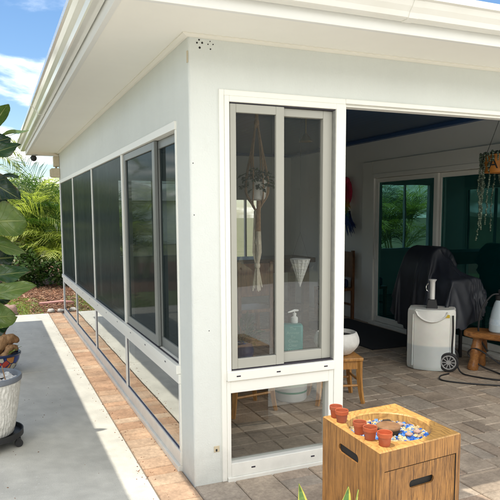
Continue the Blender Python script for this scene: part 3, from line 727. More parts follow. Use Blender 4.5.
# terracotta pots
def mkpot(label):
    T=thing('terracotta_pot',label,'flower pot',(0,0,0),'small clay pots on the fire pit rim')
    build('body',MB().lathe([(.0001,.003),(.0205,.003),(.0215,0),(.023,.0),(.0285,.040),(.0265,.040),(.021,.006),(.0001,.006)],(0,0,0),28),M['terracotta'],T,smooth=True,angle=35)
    build('rim',MB().lathe([(.0282,.039),(.0318,.039),(.0325,.056),(.0312,.058),(.0290,.056),(.0265,.039)],(0,0,0),28),M['terracotta'],T,smooth=True,angle=35)
    return T
pots=[((.447,-.800),'rearmost clay pot of five, half hidden by the pot before it'),((.437,-.868),'clay pot second from the back, before the rearmost pot'),
      ((.428,-1.030),'middle clay pot of five, first of the front three'),((.431,-1.105),'fourth clay pot from the back, between two others'),((.447,-1.187),'orange clay pot nearest the front edge of the fire pit')]
p0=mkpot(pots[0][1])
for i,((x,y),lab) in enumerate(pots):
    if i==0: p0.location=(x,y,ZT+.0005); p0.scale=(.94,.94,.94)
    else: dup(p0,(x,y,ZT+.0005),i*.7,lab,(.94,.96,.93,.95,.98)[i])

# ------------------------------------------------------------------ snake plant in front
def snake(T):
    m=MB(); rnd=random.Random(3)
    spec=[((-.02,-1.50),(-.113,-1.50,.668),.075,.15),((.02,-1.49),(.078,-1.50,.622),.10,.1),((.06,-1.51),(.118,-1.50,.604),.07,.5),((0,-1.56),(-.03,-1.60,.50),.05,1.3),((.05,-1.56),(.10,-1.62,.48),.05,.4),((.02,-1.45),(.0,-1.40,.47),.05,-.3)]
    for (b,tp,wd,ang) in spec:
        b=Vector((*b,.28)); tp=Vector(tp); n=12; L=[];Rr=[];C=[]
        for i in range(n+1):
            t=i/n; c=b.lerp(tp,t); c.x+=.02*math.sin(t*5+ang)*(1-t)
            wv=wd/2*(.55+1.0*t if t<.45 else 1)*(max(0,1-((t-.45)/.55)**3.2) if t>.45 else 1)
            a=ang+.5*t; s=Vector((math.cos(a),math.sin(a)*.6,0)); L.append(c-s*wv); Rr.append(c+s*wv); C.append(c+Vector((0,.007,0)))
        for i in range(n):
            e=lambda A,B,t:A.lerp(B,t)
            for (A,B,t0,t1,tone) in ((L,C,0,.35,.95),(L,C,.35,1,.25),(C,Rr,0,.65,.25),(C,Rr,.65,1,.95)):
                m.quad(e(A[i],B[i],t0),e(A[i],B[i],t1),e(A[i+1],B[i+1],t1),e(A[i+1],B[i+1],t0),tone)
    return m
t=NT('variegated leaf'); a=t.n('ShaderNodeAttribute',attribute_name='tone').outputs['Fac']; v=t.coord()
c=t.ramp(t.math('ADD',a,t.math('MULTIPLY',t.math('SUBTRACT',t.noise(t.mapping(v,(4,4,30)),3,3),.5),.5)),[(.25,(.16,.30,.09)),(.45,(.40,.50,.14)),(.7,(.80,.74,.14))])
p=t.pbr(c,.4); tr=t.n('ShaderNodeBsdfTranslucent'); t.l(c,tr.inputs[0]); ms_=t.n('ShaderNodeMixShader'); ms_.inputs[0].default_value=.35; t.l(p,ms_.inputs[1]); t.l(tr.outputs[0],ms_.inputs[2])
M['snake']=t.done(ms_.outputs[0])
T=thing('snake_plant','yellow edged upright leaves of a potted plant before the fire pit','plant',(.02,-1.53,0))
build('foliage',snake(T),M['snake'],T,smooth=True,tone=True)
build('pot',MB().lathe([(.0001,.0),(.10,.0),(.13,.27),(.14,.27),(.14,.30),(.125,.30),(.12,.26),(.0001,.26)],(.02,-1.53,0),32),M['terracotta'],T,smooth=True,angle=35)
build('soil',MB().lathe([(.121,.265),(.0001,.275)],(.02,-1.53,0),24),M['soil'],T)

# ------------------------------------------------------------------ fig tree in ridged pot, caddy, talavera pot
T=thing('plant_caddy','round black plant caddy on castors under the ridged pale pot','plant caddy',(-1.08,1.15,0))
build('tray',MB().lathe([(.0001,.062),(.19,.062),(.205,.066),(.215,.072),(.215,.108),(.208,.108),(.200,.080),(.0001,.078)],(-1.08,1.15,0),40),M['rubber'],T,smooth=True,angle=35)
for k in range(6):
    a=k*PI/3-.45; x,y=-1.08+.198*math.cos(a),1.15+.198*math.sin(a)
    cs=build('castor',MB().box(x-.014,y-.014,.042,x+.014,y+.014,.064),M['rubber'],T,bevel=.003)
    build('wheel',MB().tube([(x-.013*math.sin(a+.6),y+.013*math.cos(a+.6),.026),(x+.013*math.sin(a+.6),y-.013*math.cos(a+.6),.026)],.026,18),M['rubber'],cs)
T=thing('fig_tree','tall fiddle leaf fig in a pale ridged pot at the left edge','potted tree',(-1.08,1.15,.08))
def ridg(wv,z):
    return 1+.010*math.sin(52*wv+5*noise.noise((3*math.cos(wv),3*math.sin(wv),z*16)))+.022*noise.noise((24*math.cos(wv),24*math.sin(wv),z*40))
prof=[(.0001,.0),(.135,.0),(.150,.012)]+[(.150+.060*(i/60)**.75,.012+.36*i/60) for i in range(1,61)]
M['ridgepot']=simple('ridged pale pot',(.84,.825,.78),(.56,.55,.51),45,.8,1,90)
M['rimpot']=simple('blue grey rim',(.20,.22,.26),(.15,.17,.20),14,.45)
pot=build('pot',MB().lathe(prof,(-1.08,1.15,.079),200,lambda w_,z:ridg(w_,z) if z>.012 else 1),M['ridgepot'],T,smooth=True,angle=180)
build('rim',MB().lathe([(.212,.372),(.220,.378),(.222,.398),(.217,.408),(.200,.408),(.193,.398),(.190,.34)],(-1.08,1.15,.079),60),M['rimpot'],T,smooth=True,angle=40)
build('soil',MB().lathe([(.192,.35),(.0001,.352)],(-1.08,1.15,.079),30),M['soil'],T)
build('trunk',MB().tube(catmull([(-1.10,1.17,.40),(-1.12,1.19,.9),(-1.09,1.21,1.4),(-1.11,1.22,1.9),(-1.08,1.22,2.2)],5),[.026-.016*i/20 for i in range(21)],10),M['trunk'],T,smooth=True)
def figleaf(m,base,tip,wd,side,tone,curl=.26,wave=.12,droop=.18):
    wd*=.76; tone=max(0,tone-.08); wave*=random.uniform(.6,1.5); droop*=random.uniform(.5,1.6)
    b,tp=Vector(base),Vector(tip); ax=tp-b; L=ax.length; ax.normalize(); s=Vector(side); s=(s-ax*s.dot(ax)).normalized(); nn=ax.cross(s)
    if nn.z<0: nn=-nn
    n,k=16,8; ph=random.uniform(0,6); vs=[]
    for i in range(n+1):
        t=i/n; pr_=(math.sin(PI*min(1,t*.985+.01)**1.25))**.72*(.70+.42*t) if t>0 else 0
        pr_=pr_*(1-.10*math.sin(2*PI*t)) 
        c=b+ax*(L*t)-nn*(L*droop*(t*t))+nn*(L*droop*.5*t)
        for j in range(-k//2,k//2+1):
            u=j/(k/2); off=wd/2*pr_*u*(1+.07*math.sin(13*t+ph+(1 if u>0 else 4)))
            z=curl*wd*abs(u)**1.3*pr_*math.cos(t*2.2-.3)+wave*wd*math.sin(10*t+ph+u*2.5)*abs(u)**1.5+.10*wd*u*math.sin(3*t+ph)+.012*wd*math.cos(t*2*PI*7+abs(u)*-4)*min(1,abs(u)*2)
            vs.append(c+s*off+nn*z)
    q=k+1; fs=[(i*q+j,i*q+j+1,(i+1)*q+j+1,(i+1)*q+j) for i in range(n) for j in range(k)]
    o=len(m.v); m.v+= [tuple(v) for v in vs]
    if not hasattr(m,'pu'): m.pu={}
    for q_ in range(len(vs)): m.pu[o+q_]=((q_%(k+1))/(k/2)-1,(q_//(k+1))/n,tone)
    for f in fs:
        j=f[0]%q; m.f.append(tuple(x+o for x in f)); m.tone.append(tone)
    # petiole
    m.tube([b-ax*.05-Vector((0,0,.01)),b,b+ax*L*.9-nn*(L*droop*.36)],[.004,.0035,.001],5,False,.95)
m=MB(); random.seed(5)
vis=[((-1.0,1.2,2.06),(-.868,1.15,2.285),.17,(.75,.5,-.45),.55),((-1.06,1.25,1.98),(-.865,1.15,2.075),.15,(.1,.5,.75),.05),
 ((-1.0,1.25,2.035),(-.755,1.2,2.143),.10,(0,1,.16),.75),((-1.06,1.2,1.90),(-.813,1.1,2.032),.15,(-.1,.5,.8),.28),((-1.06,1.2,1.78),(-.824,1.2,1.83),.10,(0,.8,.5),.2),
 ((-1.08,1.2,1.83),(-.81,1.1,1.665),.20,(.5,.4,.75),.06),((-1.10,1.2,1.50),(-.795,1.1,1.53),.30,(.1,.25,.95),.72),((-1.10,1.2,1.385),(-.785,1.15,1.325),.15,(0,.6,.55),.75),
 ((-1.10,1.3,1.25),(-.86,1.3,1.27),.26,(0,.3,.9),.05),((-1.10,1.25,1.13),(-.77,1.12,1.19),.17,(0,.45,.65),.38),((-1.12,1.15,1.0),(-.755,1.03,1.105),.16,(.05,.35,.85),.78),
 ((-1.12,1.2,.87),(-.885,1.1,.89),.22,(0,.2,.95),.7),((-1.12,1.3,1.65),(-.86,1.35,1.62),.24,(0,.3,.9),.08),((-1.1,1.3,1.0),(-.87,1.36,1.02),.2,(0,.3,.9),.03),((-1.12,1.25,.78),(-.92,1.2,.80),.14,(0,.3,.9),.12)]
for (b,tp,wd,s,tn) in vis:
    k_=0 if wd<.11 else .012
    figleaf(m,(b[0]-k_,b[1],b[2]),(tp[0]-k_*.8,tp[1],tp[2]),wd,s,min(tn,.62))
for k in range(26):
    a=random.uniform(.6,5.2) ; z=.75+1.45*k/26; L=random.uniform(.26,.36)
    if math.cos(a)>.3: a+=PI
    b=Vector((-1.10+.05*math.cos(a),1.2+.05*math.sin(a),z)); tp=b+Vector((math.cos(a)*L,math.sin(a)*L,random.uniform(-.06,.14)))
    if tp.x>-.95: tp.x=-.97
    m.tube([(-1.10,1.2,b.z-.05),tuple(b)],.006,6,False,.8); figleaf(m,b,tp,random.uniform(.17,.24),(-math.sin(a),math.cos(a),random.uniform(-.5,.6)),random.uniform(.05,.6))
build('foliage',m,M['fig'],T,smooth=True,angle=180,tone=True)
m=MB(); rnd=random.Random(2)
for _ in range(130):
    r=.185*math.sqrt(rnd.random()); a=rnd.uniform(0,6.28); m.ball((-1.08+r*math.cos(a),1.15+r*math.sin(a),.079+.362+rnd.uniform(0,.014)),rnd.uniform(.016,.024),8,6,(1.2,1,.8),.2,rnd.random())
tag(build('pebbles',m,M['pebble'],smooth=True,angle=180,tone=True,origin=(-1.08,1.15,.44)),'white pebbles covering the soil of the ridged pale pot','pebbles',kind='stuff')
tag(build('plant_stake',MB().tube([(-.955,1.09,.40),(-.985,1.09,.56)],.004,8),M['brownrope'],origin=(-.955,1.09,.42)),'thin tan stake stuck in the pebbles of the ridged pot','stake')
# talavera pot + driftwood
t=NT('painted talavera glaze'); v=t.coord(); vo=t.n('ShaderNodeTexVoronoi'); vo.inputs['Scale'].default_value=13; t.l(v,vo.inputs['Vector'])
sp=t.n('ShaderNodeSeparateColor'); t.l(vo.outputs['Color'],sp.inputs[0])
cc=t.ramp(sp.outputs[0],[(0.,(.02,.05,.28)),(.32,(.48,.04,.02)),(.56,(.04,.22,.45)),(.68,(.55,.22,.05)),(.80,(.45,.05,.03)),(.90,(.55,.52,.42))],'CONSTANT')
ed=t.n('ShaderNodeTexVoronoi',feature='DISTANCE_TO_EDGE'); ed.inputs['Scale'].default_value=13; t.l(v,ed.inputs['Vector'])
cc=t.mix(t.ramp(ed.outputs['Distance'],[(.03,0.),(.06,1.)]),(.01,.02,.10),cc)
M['talavera']=t.done(t.pbr(cc,.15))
T=thing('talavera_pot','painted red and blue glazed pot behind the ridged pale pot','flower pot',(-1.0,3.2,0))
build('body',MB().lathe([(.0001,.0),(.085,.0),(.11,.012),(.165,.07),(.195,.14),(.202,.185)],(-1.0,3.2,0),40),M['talavera'],T,smooth=True,angle=50)
build('rim',MB().lathe([(.200,.184),(.212,.190),(.214,.206),(.204,.214),(.188,.208),(.18,.17)],(-1.0,3.2,0),40),M['darkblue'],T,smooth=True,angle=50)
build('soil',MB().lathe([(.186,.185),(.0001,.195)],(-1.0,3.2,0),24),M['soil'],T)
m=MB()
for (pts,rs) in [([(-1.08,3.22,.14),(-1.02,3.2,.26),(-.95,3.18,.33),(-.86,3.17,.345),(-.805,3.16,.315)],[.07,.085,.07,.045,.02]),([(-1.02,3.2,.25),(-1.0,3.2,.37),(-.96,3.2,.47),(-.93,3.2,.50)],[.075,.06,.05,.02]),([(-.95,3.14,.16),(-.90,3.14,.24),(-.85,3.14,.27),(-.83,3.14,.23)],[.05,.045,.03,.012]),([(-1.1,3.2,.2),(-1.15,3.2,.36),(-1.12,3.22,.46)],[.06,.05,.02])]:
    cp=catmull(pts,5); n=len(cp); rr=[]
    for i in range(n):
        t_=i/(n-1)*(len(rs)-1); k=min(int(t_),len(rs)-2); rr.append((rs[k]+(rs[k+1]-rs[k])*(t_-k))*(1+.22*noise.noise((i*.7,pts[0][0]*9,1))))
    m.tube(cp,rr,12)
for i,vv in enumerate(m.v):
    q=Vector(vv); d=.018*noise.noise_vector(q*14); m.v[i]=tuple(q+d)
tag(build('driftwood',m,M['drift'],smooth=True,angle=180,origin=(-1.0,3.2,.2)),'gnarled tan driftwood stump standing in the red and blue pot','driftwood')
T=thing('small_plant','low yellowish green leaves at the foot of the driftwood','plant',(-.98,3.16,.19)); m=MB(); rnd=random.Random(9)
for k in range(8):
    a=rnd.uniform(0,6.28); b=Vector((-.98+.1*math.cos(a),3.16+.08*math.sin(a),.2)); figleaf(m,b,b+Vector((.09*math.cos(a),.09*math.sin(a),.07)),.05,(-math.sin(a),math.cos(a),.1),.75)
build('foliage',m,M['fig'],T,smooth=True,angle=180,tone=True); build('stem',MB().tube([(-.98,3.16,.18),(-.97,3.15,.24)],.006,6),M['trunk'],T)

# ------------------------------------------------------------------ things in the sunroom
def lattice_leg(m,x,y,z0,z1,w,dx=0,dy=0):
    n=8; 
    pts=[(x+dx*(1-t)**2.5,y+dy*(1-t)**2.5,z0+(z1-z0)*t) for t in [i/n for i in range(n+1)]]
    m.tube(pts,[w*(.62+.38*(i/n)) for i in range(n+1)],4)
def stool(label,W=.385,D=.33,Hh=.385,grp='honey wood stools in the sunroom'):
    T=thing('wooden_stool',label,'stool',(0,0,0),grp)
    build('seat',MB().box(-W/2,-D/2,Hh-.028,W/2,D/2,Hh),M['stoolwood'],T,bevel=.006)
    a=MB(); x,y=W/2-.028,D/2-.028; a.box(-x,-y-.010,Hh-.095,x,-y+.010,Hh-.029); a.box(-x,y-.010,Hh-.095,x,y+.010,Hh-.029); a.box(-x-.010,-y+.011,Hh-.094,-x+.010,y-.011,Hh-.029); a.box(x-.010,-y+.011,Hh-.094,x+.010,y-.011,Hh-.029)
    build('apron',a,M['stoolwood'],T)
    for sx in(-1,1):
        for sy in(-1,1):
            l=MB(); lattice_leg(l,sx*x,sy*y,0,Hh-.03,.030,sx*.03,sy*.02); build('leg',l,M['stoolwood'],T,smooth=True,angle=60)
    for sy in (-1,1): build('stretcher',MB().tube([(-x,sy*y,.15),(x,sy*y,.15)],.010,8),M['stoolwood'],T,smooth=True)
    for sx in (-1,1): build('stretcher',MB().tube([(sx*x,-y,.19),(sx*x,y,.19)],.010,8),M['stoolwood'],T,smooth=True)
    return T
S1=stool('honey wood stool with curved legs under the round white bowl')
S1.location=(1.595,1.12,0); S1.rotation_euler=(0,0,R(-14))
S2=dup(S1,(.80,1.18,0),R(8),'honey wood stool seen through the low window at its left end')
# bowl
m=MB(); pf=[(.0001,0),(.09,0),(.115,.008)]+[(.115+.062*math.sin(PI*.5*min(1,i/8))-.018*max(0,(i-8)/6)**2,.008+.150*i/14) for i in range(1,15)]
T=thing('ceramic_bowl','round white ribbed bowl resting on the honey wood stool','bowl',(1.62,1.14,.386))
pf=[(r*1.06,z*1.15) for r,z in pf]
build('body',MB().lathe(pf+[(.158,.188),(.146,.172),(.135,.08),(.0001,.06)],(1.62,1.14,.386),64,lambda w_,z:1+.012*math.sin(30*w_)*(1 if .02<z<.15 else 0)),M['ceramic'],T,smooth=True,angle=60)
build('soil',MB().lathe([(.146,.155),(.0001,.16)],(1.62,1.14,.386),24),M['hole'],T)
# bucket
T=thing('plastic_bucket','white plastic bucket with a green stripe behind the low window','bucket',(1.27,1.30,0))
build('body',MB().lathe([(.0001,0),(.128,0),(.135,.01),(.150,.335),(.156,.335),(.156,.35)],(1.27,1.30,0),36),M['whiteplastic'],T,smooth=True,angle=40)
build('lid',MB().lathe([(.158,.345),(.160,.362),(.150,.366),(.0001,.366)],(1.27,1.30,0),36),M['whiteplastic'],T,smooth=True,angle=40)
M['green']=simple('green print',(.03,.22,.11),None,20,.4)
build('stripe',MB().lathe([(.1395,.07),(.1402,.085)],(1.27,1.30,0),36),M['green'],T,smooth=True)
build('lettering',MB().lathe([(.1432,.13),(.1448,.165)],(1.27,1.30,0),36),simple('pale green print',(.45,.55,.48),None,20,.5),T,smooth=True)
# teal canister with handwriting and pump bottle
M['teal']=simple('teal card',(.012,.20,.185),(.014,.23,.215),9,.45)
def text(name,body,size,mat,parent,loc,rot,align='CENTER',ext=.0006,space=1.):
    cu=bpy.data.curves.new(name,'FONT'); cu.body=body; cu.size=size; cu.align_x=align; cu.extrude=ext; cu.space_line=space
    tmp=bpy.data.objects.new(name+'_tmp',cu); col.objects.link(tmp); dg=bpy.context.evaluated_depsgraph_get()
    me=bpy.data.meshes.new_from_object(tmp.evaluated_get(dg)); bpy.data.objects.remove(tmp)
    me.materials.clear(); me.materials.append(mat); o=bpy.data.objects.new(name,me); col.objects.link(o); o.parent=parent
    o.location=Vector(loc)-WL.get(parent,Vector()); o.rotation_euler=rot; WL[o]=WL.get(parent,Vector()); return o
T=thing('teal_box','teal box with white handwritten lines standing on the white bucket','box',(1.27,1.27,.3665))
az=R(-20)
m=MB().obox((1.27,1.27,.3665+.14),(.085,.055,.14),(0,0,az)); build('box',m,M['teal'],T,bevel=.020,smooth=True)
nx,ny=-math.sin(-az)*1,-math.cos(az)
nv=Vector((math.sin(az),-math.cos(az),0)); 
text('lettering','The\nAnswer\nTo\nClean\nClear\nWater',.034,simple('pale print',(.20,.46,.42),None,10,.6),T,tuple(Vector((1.27,1.27,.3665+.235))+nv*.0556),(R(90),0,az),space=1.02)
T=thing('pump_bottle','white pump dispenser standing on the teal box','dispenser',(1.30,1.29,.647))
build('bottle',MB().lathe([(.0001,0),(.028,0),(.03,.006),(.03,.045),(.014,.058),(.014,.07)],(1.30,1.29,.647),20),M['whiteplastic'],T,smooth=True,angle=40)
build('pump',MB().lathe([(.016,.07),(.016,.084),(.005,.085),(.005,.105),(.0001,.106)],(1.30,1.29,.647),14).tube([(1.335,1.29,.750),(1.30,1.29,.752),(1.23,1.27,.742)],[.008,.010,.006],8),M['whiteplastic'],T,smooth=True,angle=40)
# dark blue pot with foliage on the left stool
T=thing('blue_glazed_pot','dark blue pot of trailing leaves in the corner of the window','potted plant',(.78,1.18,.386))
build('pot',MB().lathe([(.0001,0),(.06,0),(.085,.04),(.095,.10),(.08,.16),(.085,.175),(.07,.17),(.0001,.15)],(.78,1.18,.386),28),M['darkblue'],T,smooth=True,angle=40)
m=MB(); rnd=random.Random(6)
for k in range(46):
    a=rnd.uniform(0,6.28); b=Vector((.78,1.18,.54)); L=rnd.uniform(.1,.28); el=rnd.uniform(-.1,1.2); d=Vector((math.cos(a)*math.cos(el),math.sin(a)*math.cos(el),math.sin(el)))
    c=b+d*L*.5; figleaf(m,c,c+d*L*.6+Vector((0,0,-.02)),.035,(-math.sin(a),math.cos(a),.1),rnd.random())
build('foliage',m,M['darkfol'],T,smooth=True,angle=180,tone=True)
# macrame hanger + pot
hx,hy=.965,1.3
T=thing('plant_hanger','tan macrame hanger with a long cream tassel behind the front window','plant hanger',(hx,hy,2.59))
build('hook',MB().tube([(hx,hy,2.598),(hx,hy,2.50)],.006,8),M['chrome'],T)
m=MB()
for k in range(4):
    a=k*PI/2+.5
    for j in (-1,1):
        pts=[(hx,hy,2.50),(hx+.012*math.cos(a),hy+.012*math.sin(a),2.28),(hx+.055*math.cos(a+j*.12),hy+.055*math.sin(a+j*.12),2.05),(hx+.090*math.cos(a+j*.35),hy+.090*math.sin(a+j*.35),1.86),(hx+.095*math.cos(a+j*.35),hy+.095*math.sin(a+j*.35),1.72),(hx+.05*math.cos(a),hy+.05*math.sin(a),1.63),(hx,hy,1.57)]
        m.tube(catmull(pts,4),.0065,6)
m.ball((hx,hy,2.27),.022,10,6,(1,1,1.8)); build('cords',m,M['brownrope'],T,smooth=True)
m=MB(); rnd=random.Random(12)
for k in range(26):
    a=rnd.uniform(0,6.28); r=rnd.uniform(0,.036); e=rnd.uniform(.01,.05)
    m.tube([(hx+r*math.cos(a)*.6,hy+r*math.sin(a)*.6,1.58),(hx+r*math.cos(a),hy+r*math.sin(a),1.25),(hx+.010*math.cos(a),hy+.010*math.sin(a),1.14),(hx+e*math.cos(a),hy+e*math.sin(a),.93+rnd.uniform(0,.03))],.0055,5)
for z in (1.57,1.45,1.33,1.14): m.ball((hx,hy,z),.026,10,6,(1,1,1.2))
build('tassel',m,M['cream'],T,smooth=True)
m=MB(); 
for k in range(10):
    a=k*.63; m.tube([(hx-.025+.010*math.cos(a),hy-.09+.010*math.sin(a),1.66),(hx-.03+.016*math.cos(a),hy-.09+.016*math.sin(a),1.42)],.006,5)
build('tail',m,M['brownrope'],T,smooth=True)
T=thing('hanging_planter','white pot with dark trailing leaves held in the tan macrame hanger','potted plant',(hx,hy,1.665))
build('pot',MB().lathe([(.0001,0),(.06,0),(.072,.01),(.085,.16),(.08,.16),(.0001,.14)],(hx,hy,1.665),28),M['ceramic'],T,smooth=True,angle=40)
m=MB()
for k in range(70):
    a=rnd.uniform(0,6.28); r=rnd.uniform(.03,.12); z=1.83+rnd.uniform(-.06,.09)-r*.3; b=Vector((hx+r*math.cos(a),hy+r*math.sin(a),z)); figleaf(m,b,b+Vector((.05*math.cos(a),.05*math.sin(a),rnd.uniform(-.04,.03))),.035,(-math.sin(a),math.cos(a),.2),rnd.random())
build('foliage',m,M['darkfol'],T,smooth=True,angle=180,tone=True)
# white cone added in place of a pale reflection in the right pane
T=thing('reflection_cone','white lattice cone standing in for a pale reflection in the right pane','reflection stand-in',(1.43,1.45,.95))
cx_,cy_=1.42,1.42
m=MB(); NN=14
for k in range(NN):
    a=2*PI*k/NN; m.tube([(cx_+.085*math.cos(a),cy_+.085*math.sin(a),1.17),(cx_,cy_,.93)],[.004,.002],4)
for i in range(9):
    t_=i/9; r=.085*(1-t_); m.tube([(cx_+r*math.cos(2*PI*k/18),cy_+r*math.sin(2*PI*k/18),1.17-.24*t_) for k in range(19)],.0035,4)
m.lathe([(.08,.24),(.001,.0)],(cx_,cy_,.932),14)
build('cone',m,M['whiteplastic'],T)
build('cord',MB().tube([(cx_,cy_,2.598),(cx_,cy_,1.4)]+[(cx_+.08,cy_,1.175)],.0012,4).tube([(cx_,cy_,1.4),(cx_-.08,cy_,1.175)],.0012,4),M['cord'],T)
# pendant light
T=thing('pendant_light','small brass pendant light on a rod below the blue ceiling','light',(1.62,1.70,2.59))
M['brass']=simple('aged brass',(.55,.42,.22),None,5,.3,metal=1)
build('canopy',MB().lathe([(.03,-.06),(.055,-.02),(.06,-.001)],(1.62,1.70,2.599),20),M['brass'],T,smooth=True,angle=40)
build('rod',MB().tube([(1.62,1.70,2.55),(1.62,1.70,2.26)],.007,8),M['brass'],T)
build('lamp_shade',MB().lathe([(.012,.07),(.02,.06),(.062,.0),(.058,-.004),(.0001,.02)],(1.62,1.70,2.20),24),M['brass'],T,smooth=True,angle=50)
# bar table and bench
T=thing('bar_table','tall dark brown bar table deep inside behind the left pane','table',(2.05,4.1,0))
build('top',MB().box(1.2,3.8,.93,2.9,4.4,.99),M['darkwood'],T,bevel=.006)
for x in(1.3,2.8):
    for y in(3.9,4.3): build('leg',MB().box(x-.04,y-.04,0,x+.04,y+.04,.93),M['darkwood'],T,bevel=.004)
build('apron',MB().box(1.34,3.89,.80,2.76,3.92,.929).box(1.34,4.28,.80,2.76,4.31,.929),M['darkwood'],T)
def chair(label,grp=None):
    T=thing('wooden_chair',label,'chair',(0,0,0),grp)
    build('seat',MB().box(-.22,-.22,.43,.22,.22,.47),M['chairwood'],T,bevel=.006)
    for sx in(-1,1):
        build('leg',MB().box(sx*.2-.022,-.21,0,sx*.2+.022,-.166,.429),M['chairwood'],T,bevel=.004)
        build('leg',MB().box(sx*.2-.022,.178,0,sx*.2+.022,.22,1.02),M['chairwood'],T,bevel=.004)
    build('backrest',MB().box(-.177,.187,.62,.177,.212,1.0),M['chairwood'],T,bevel=.004)
    build('stretcher',MB().box(-.177,-.2,.2,.177,-.18,.23).box(-.177,.19,.2,.177,.21,.23),M['chairwood'],T)
    return T
C1=chair('brown wooden chair by the far wall below the feather parrot'); C1.location=(3.67,4.62,0); C1.rotation_euler=(0,0,R(-90))
C2=dup(C1,(1.75,3.35,0),R(180),'brown wooden chair seen through the left pane before the bar table')
o=MB().box(3.50,4.44,.472,3.82,4.80,.60); tag(build('folded_cloth',o,M['darkblue'],bevel=.03,origin=(3.66,4.62,.472)),'dark blue folded cloth lying on the brown chair below the parrot','cloth')
# parrot wall hanging
t=NT('parrot feathers'); a=t.n('ShaderNodeAttribute',attribute_name='tone').outputs['Fac']
M['parrot']=t.done(t.pbr(t.mix(1.,t.ramp(a,[(0.,(.50,.02,.07)),(.3,(.62,.04,.10)),(.42,(.50,.32,.03)),(.52,(.04,.22,.09)),(.66,(.03,.09,.32)),(1.,(.02,.04,.18))]),t.ramp(t.noise(t.mapping(t.coord(),(60,60,8)),2,3),[(.3,.6),(.7,1.1)]),'MULTIPLY'),.85))
T=thing('feather_parrot','red and blue feather parrot ornament hanging on the far wall','wall ornament',(3.94,4.66,1.6))
m=MB(); rnd=random.Random(21)
def feather(m,p,q,wd,tone):
    p,q=Vector(p),Vector(q); d=(q-p); s=d.cross(Vector((1,0,0))).normalized(); vs=[]
    for i in range(6):
        t_=i/5; wv=wd*math.sin(PI*(.12+.8*t_)); c=p.lerp(q,t_)+Vector((-.02*math.sin(PI*t_),0,0)); vs+=[c-s*wv,c+s*wv]
    m.add(vs,[(2*i,2*i+1,2*i+3,2*i+2) for i in range(5)],tone)
body_=MB().ball((3.885,4.60,1.88),.06,14,10,(.8,1.5,2.9),.1,.15)
build('body',body_,M['parrot'],T,smooth=True,angle=180,tone=True)
build('head',MB().ball((3.875,4.64,2.04),.062,12,8,(.8,1.2,1.0),0,.2),M['parrot'],T,smooth=True,angle=180,tone=True)
build('beak',MB().tube([(3.85,4.70,2.05),(3.84,4.735,2.04),(3.84,4.745,2.01)],[.02,.014,.004],8),M['hole'],T,smooth=True)
for k in range(110):
    z=rnd.uniform(1.50,1.98); y_=4.60+rnd.uniform(-.09,.09); u=(1.98-z)/.48; L=rnd.uniform(.08,.15)
    feather(m,(3.845,y_,z),(3.84,y_-.05-rnd.uniform(0,.05)*u,z-L),.016,.15+.55*u+rnd.uniform(-.06,.06))
build('wing',m,M['parrot'],T,tone=True)
m=MB()
for k in range(40):
    y_=4.56+rnd.uniform(-.06,.06); L=rnd.uniform(.18,.38); feather(m,(3.87,y_,1.60),(3.86+rnd.uniform(-.02,.03),y_-.10+rnd.uniform(-.10,.12),1.60-L),.013,rnd.uniform(.55,1.))
build('tail',m,M['parrot'],T,tone=True)
# covered barbecue
T=thing('covered_grill','barbecue grill under a crumpled black cover against the sliding door','grill',(3.38,1.95,0))
M['cover']=simple('black vinyl cover',(.010,.012,.018),(.018,.022,.034),9,.5,.25,140)
pm=MB(); GX,GY=3.47,2.06
pm.box(GX-.20,GY-.16,.0,GX+.20,GY+.42,.86); pm.box(GX-.18,GY-.40,.80,GX+.18,GY+.46,.86)
arc=[(GX-.20*math.cos(PI*k/12),.86+.32*math.sin(PI*k/12)) for k in range(13)]
pv=[(x,GY-.02,z) for x,z in arc]+[(x,GY+.40,z) for x,z in arc]; pm.add(pv,[(k,k+1,14+k,13+k) for k in range(12)]+[tuple(range(12,-1,-1)),tuple(range(13,26))])
pm.box(GX-1.5,GY-1.5,.10,GX+1.5,GY+1.5,.16)
px=build('grill_proxy',pm,M['cover']); px.modifiers.new('c','COLLISION'); px.collision.thickness_outer=.012; px.collision.cloth_friction=25
NX,NY=60,66; HX,HY=1.02,.93; cv_=[];idx={};cf=[]
for i in range(NX+1):
    for j in range(NY+1):
        u,v_=-1+2*i/NX,-1+2*j/NY
        if abs(u)**2.4+abs(v_)**2.4>1.0: continue
        idx[(i,j)]=len(cv_); cv_.append((GX+(u*HX if u<0 else u*.42)+.003*noise.noise((u*9,v_*9,0)),GY+.06+(v_*1.08 if v_<0 else v_*.78),1.20+.012*noise.noise((u*5,v_*5,1))))
for (i,j) in list(idx):
    q=[(i,j),(i+1,j),(i+1,j+1),(i,j+1)]
    if all(k in idx for k in q): cf.append(tuple(idx[k] for k in q))
us=sorted({k for q in cf for k in q}); rm={k:n_ for n_,k in enumerate(us)}; cv_=[cv_[k] for k in us]; cf=[tuple(rm[k] for k in q) for q in cf]
cl=build('cover_cloth',MB().add(cv_,cf),M['cover'],smooth=True,angle=180)
md=cl.modifiers.new('cloth','CLOTH'); st_=md.settings; st_.quality=5; st_.mass=.35; st_.tension_stiffness=18; st_.compression_stiffness=18; st_.shear_stiffness=6; st_.bending_stiffness=.35; st_.air_damping=2
md.collision_settings.collision_quality=2; md.collision_settings.distance_min=.008; md.collision_settings.use_self_collision=True; md.collision_settings.self_distance_min=.008
md.point_cache.frame_start=1; md.point_cache.frame_end=60; scene.frame_start=1; scene.frame_end=60
for fr_ in range(1,56): scene.frame_set(fr_)
dg=bpy.context.evaluated_depsgraph_get(); ev=cl.evaluated_get(dg); me=bpy.data.meshes.new_from_object(ev)
co=[tuple(v.co) for v in me.vertices]; fcs=[tuple(p.vertices) for p in me.polygons]
bpy.data.objects.remove(cl); bpy.data.objects.remove(px); scene.frame_set(1)
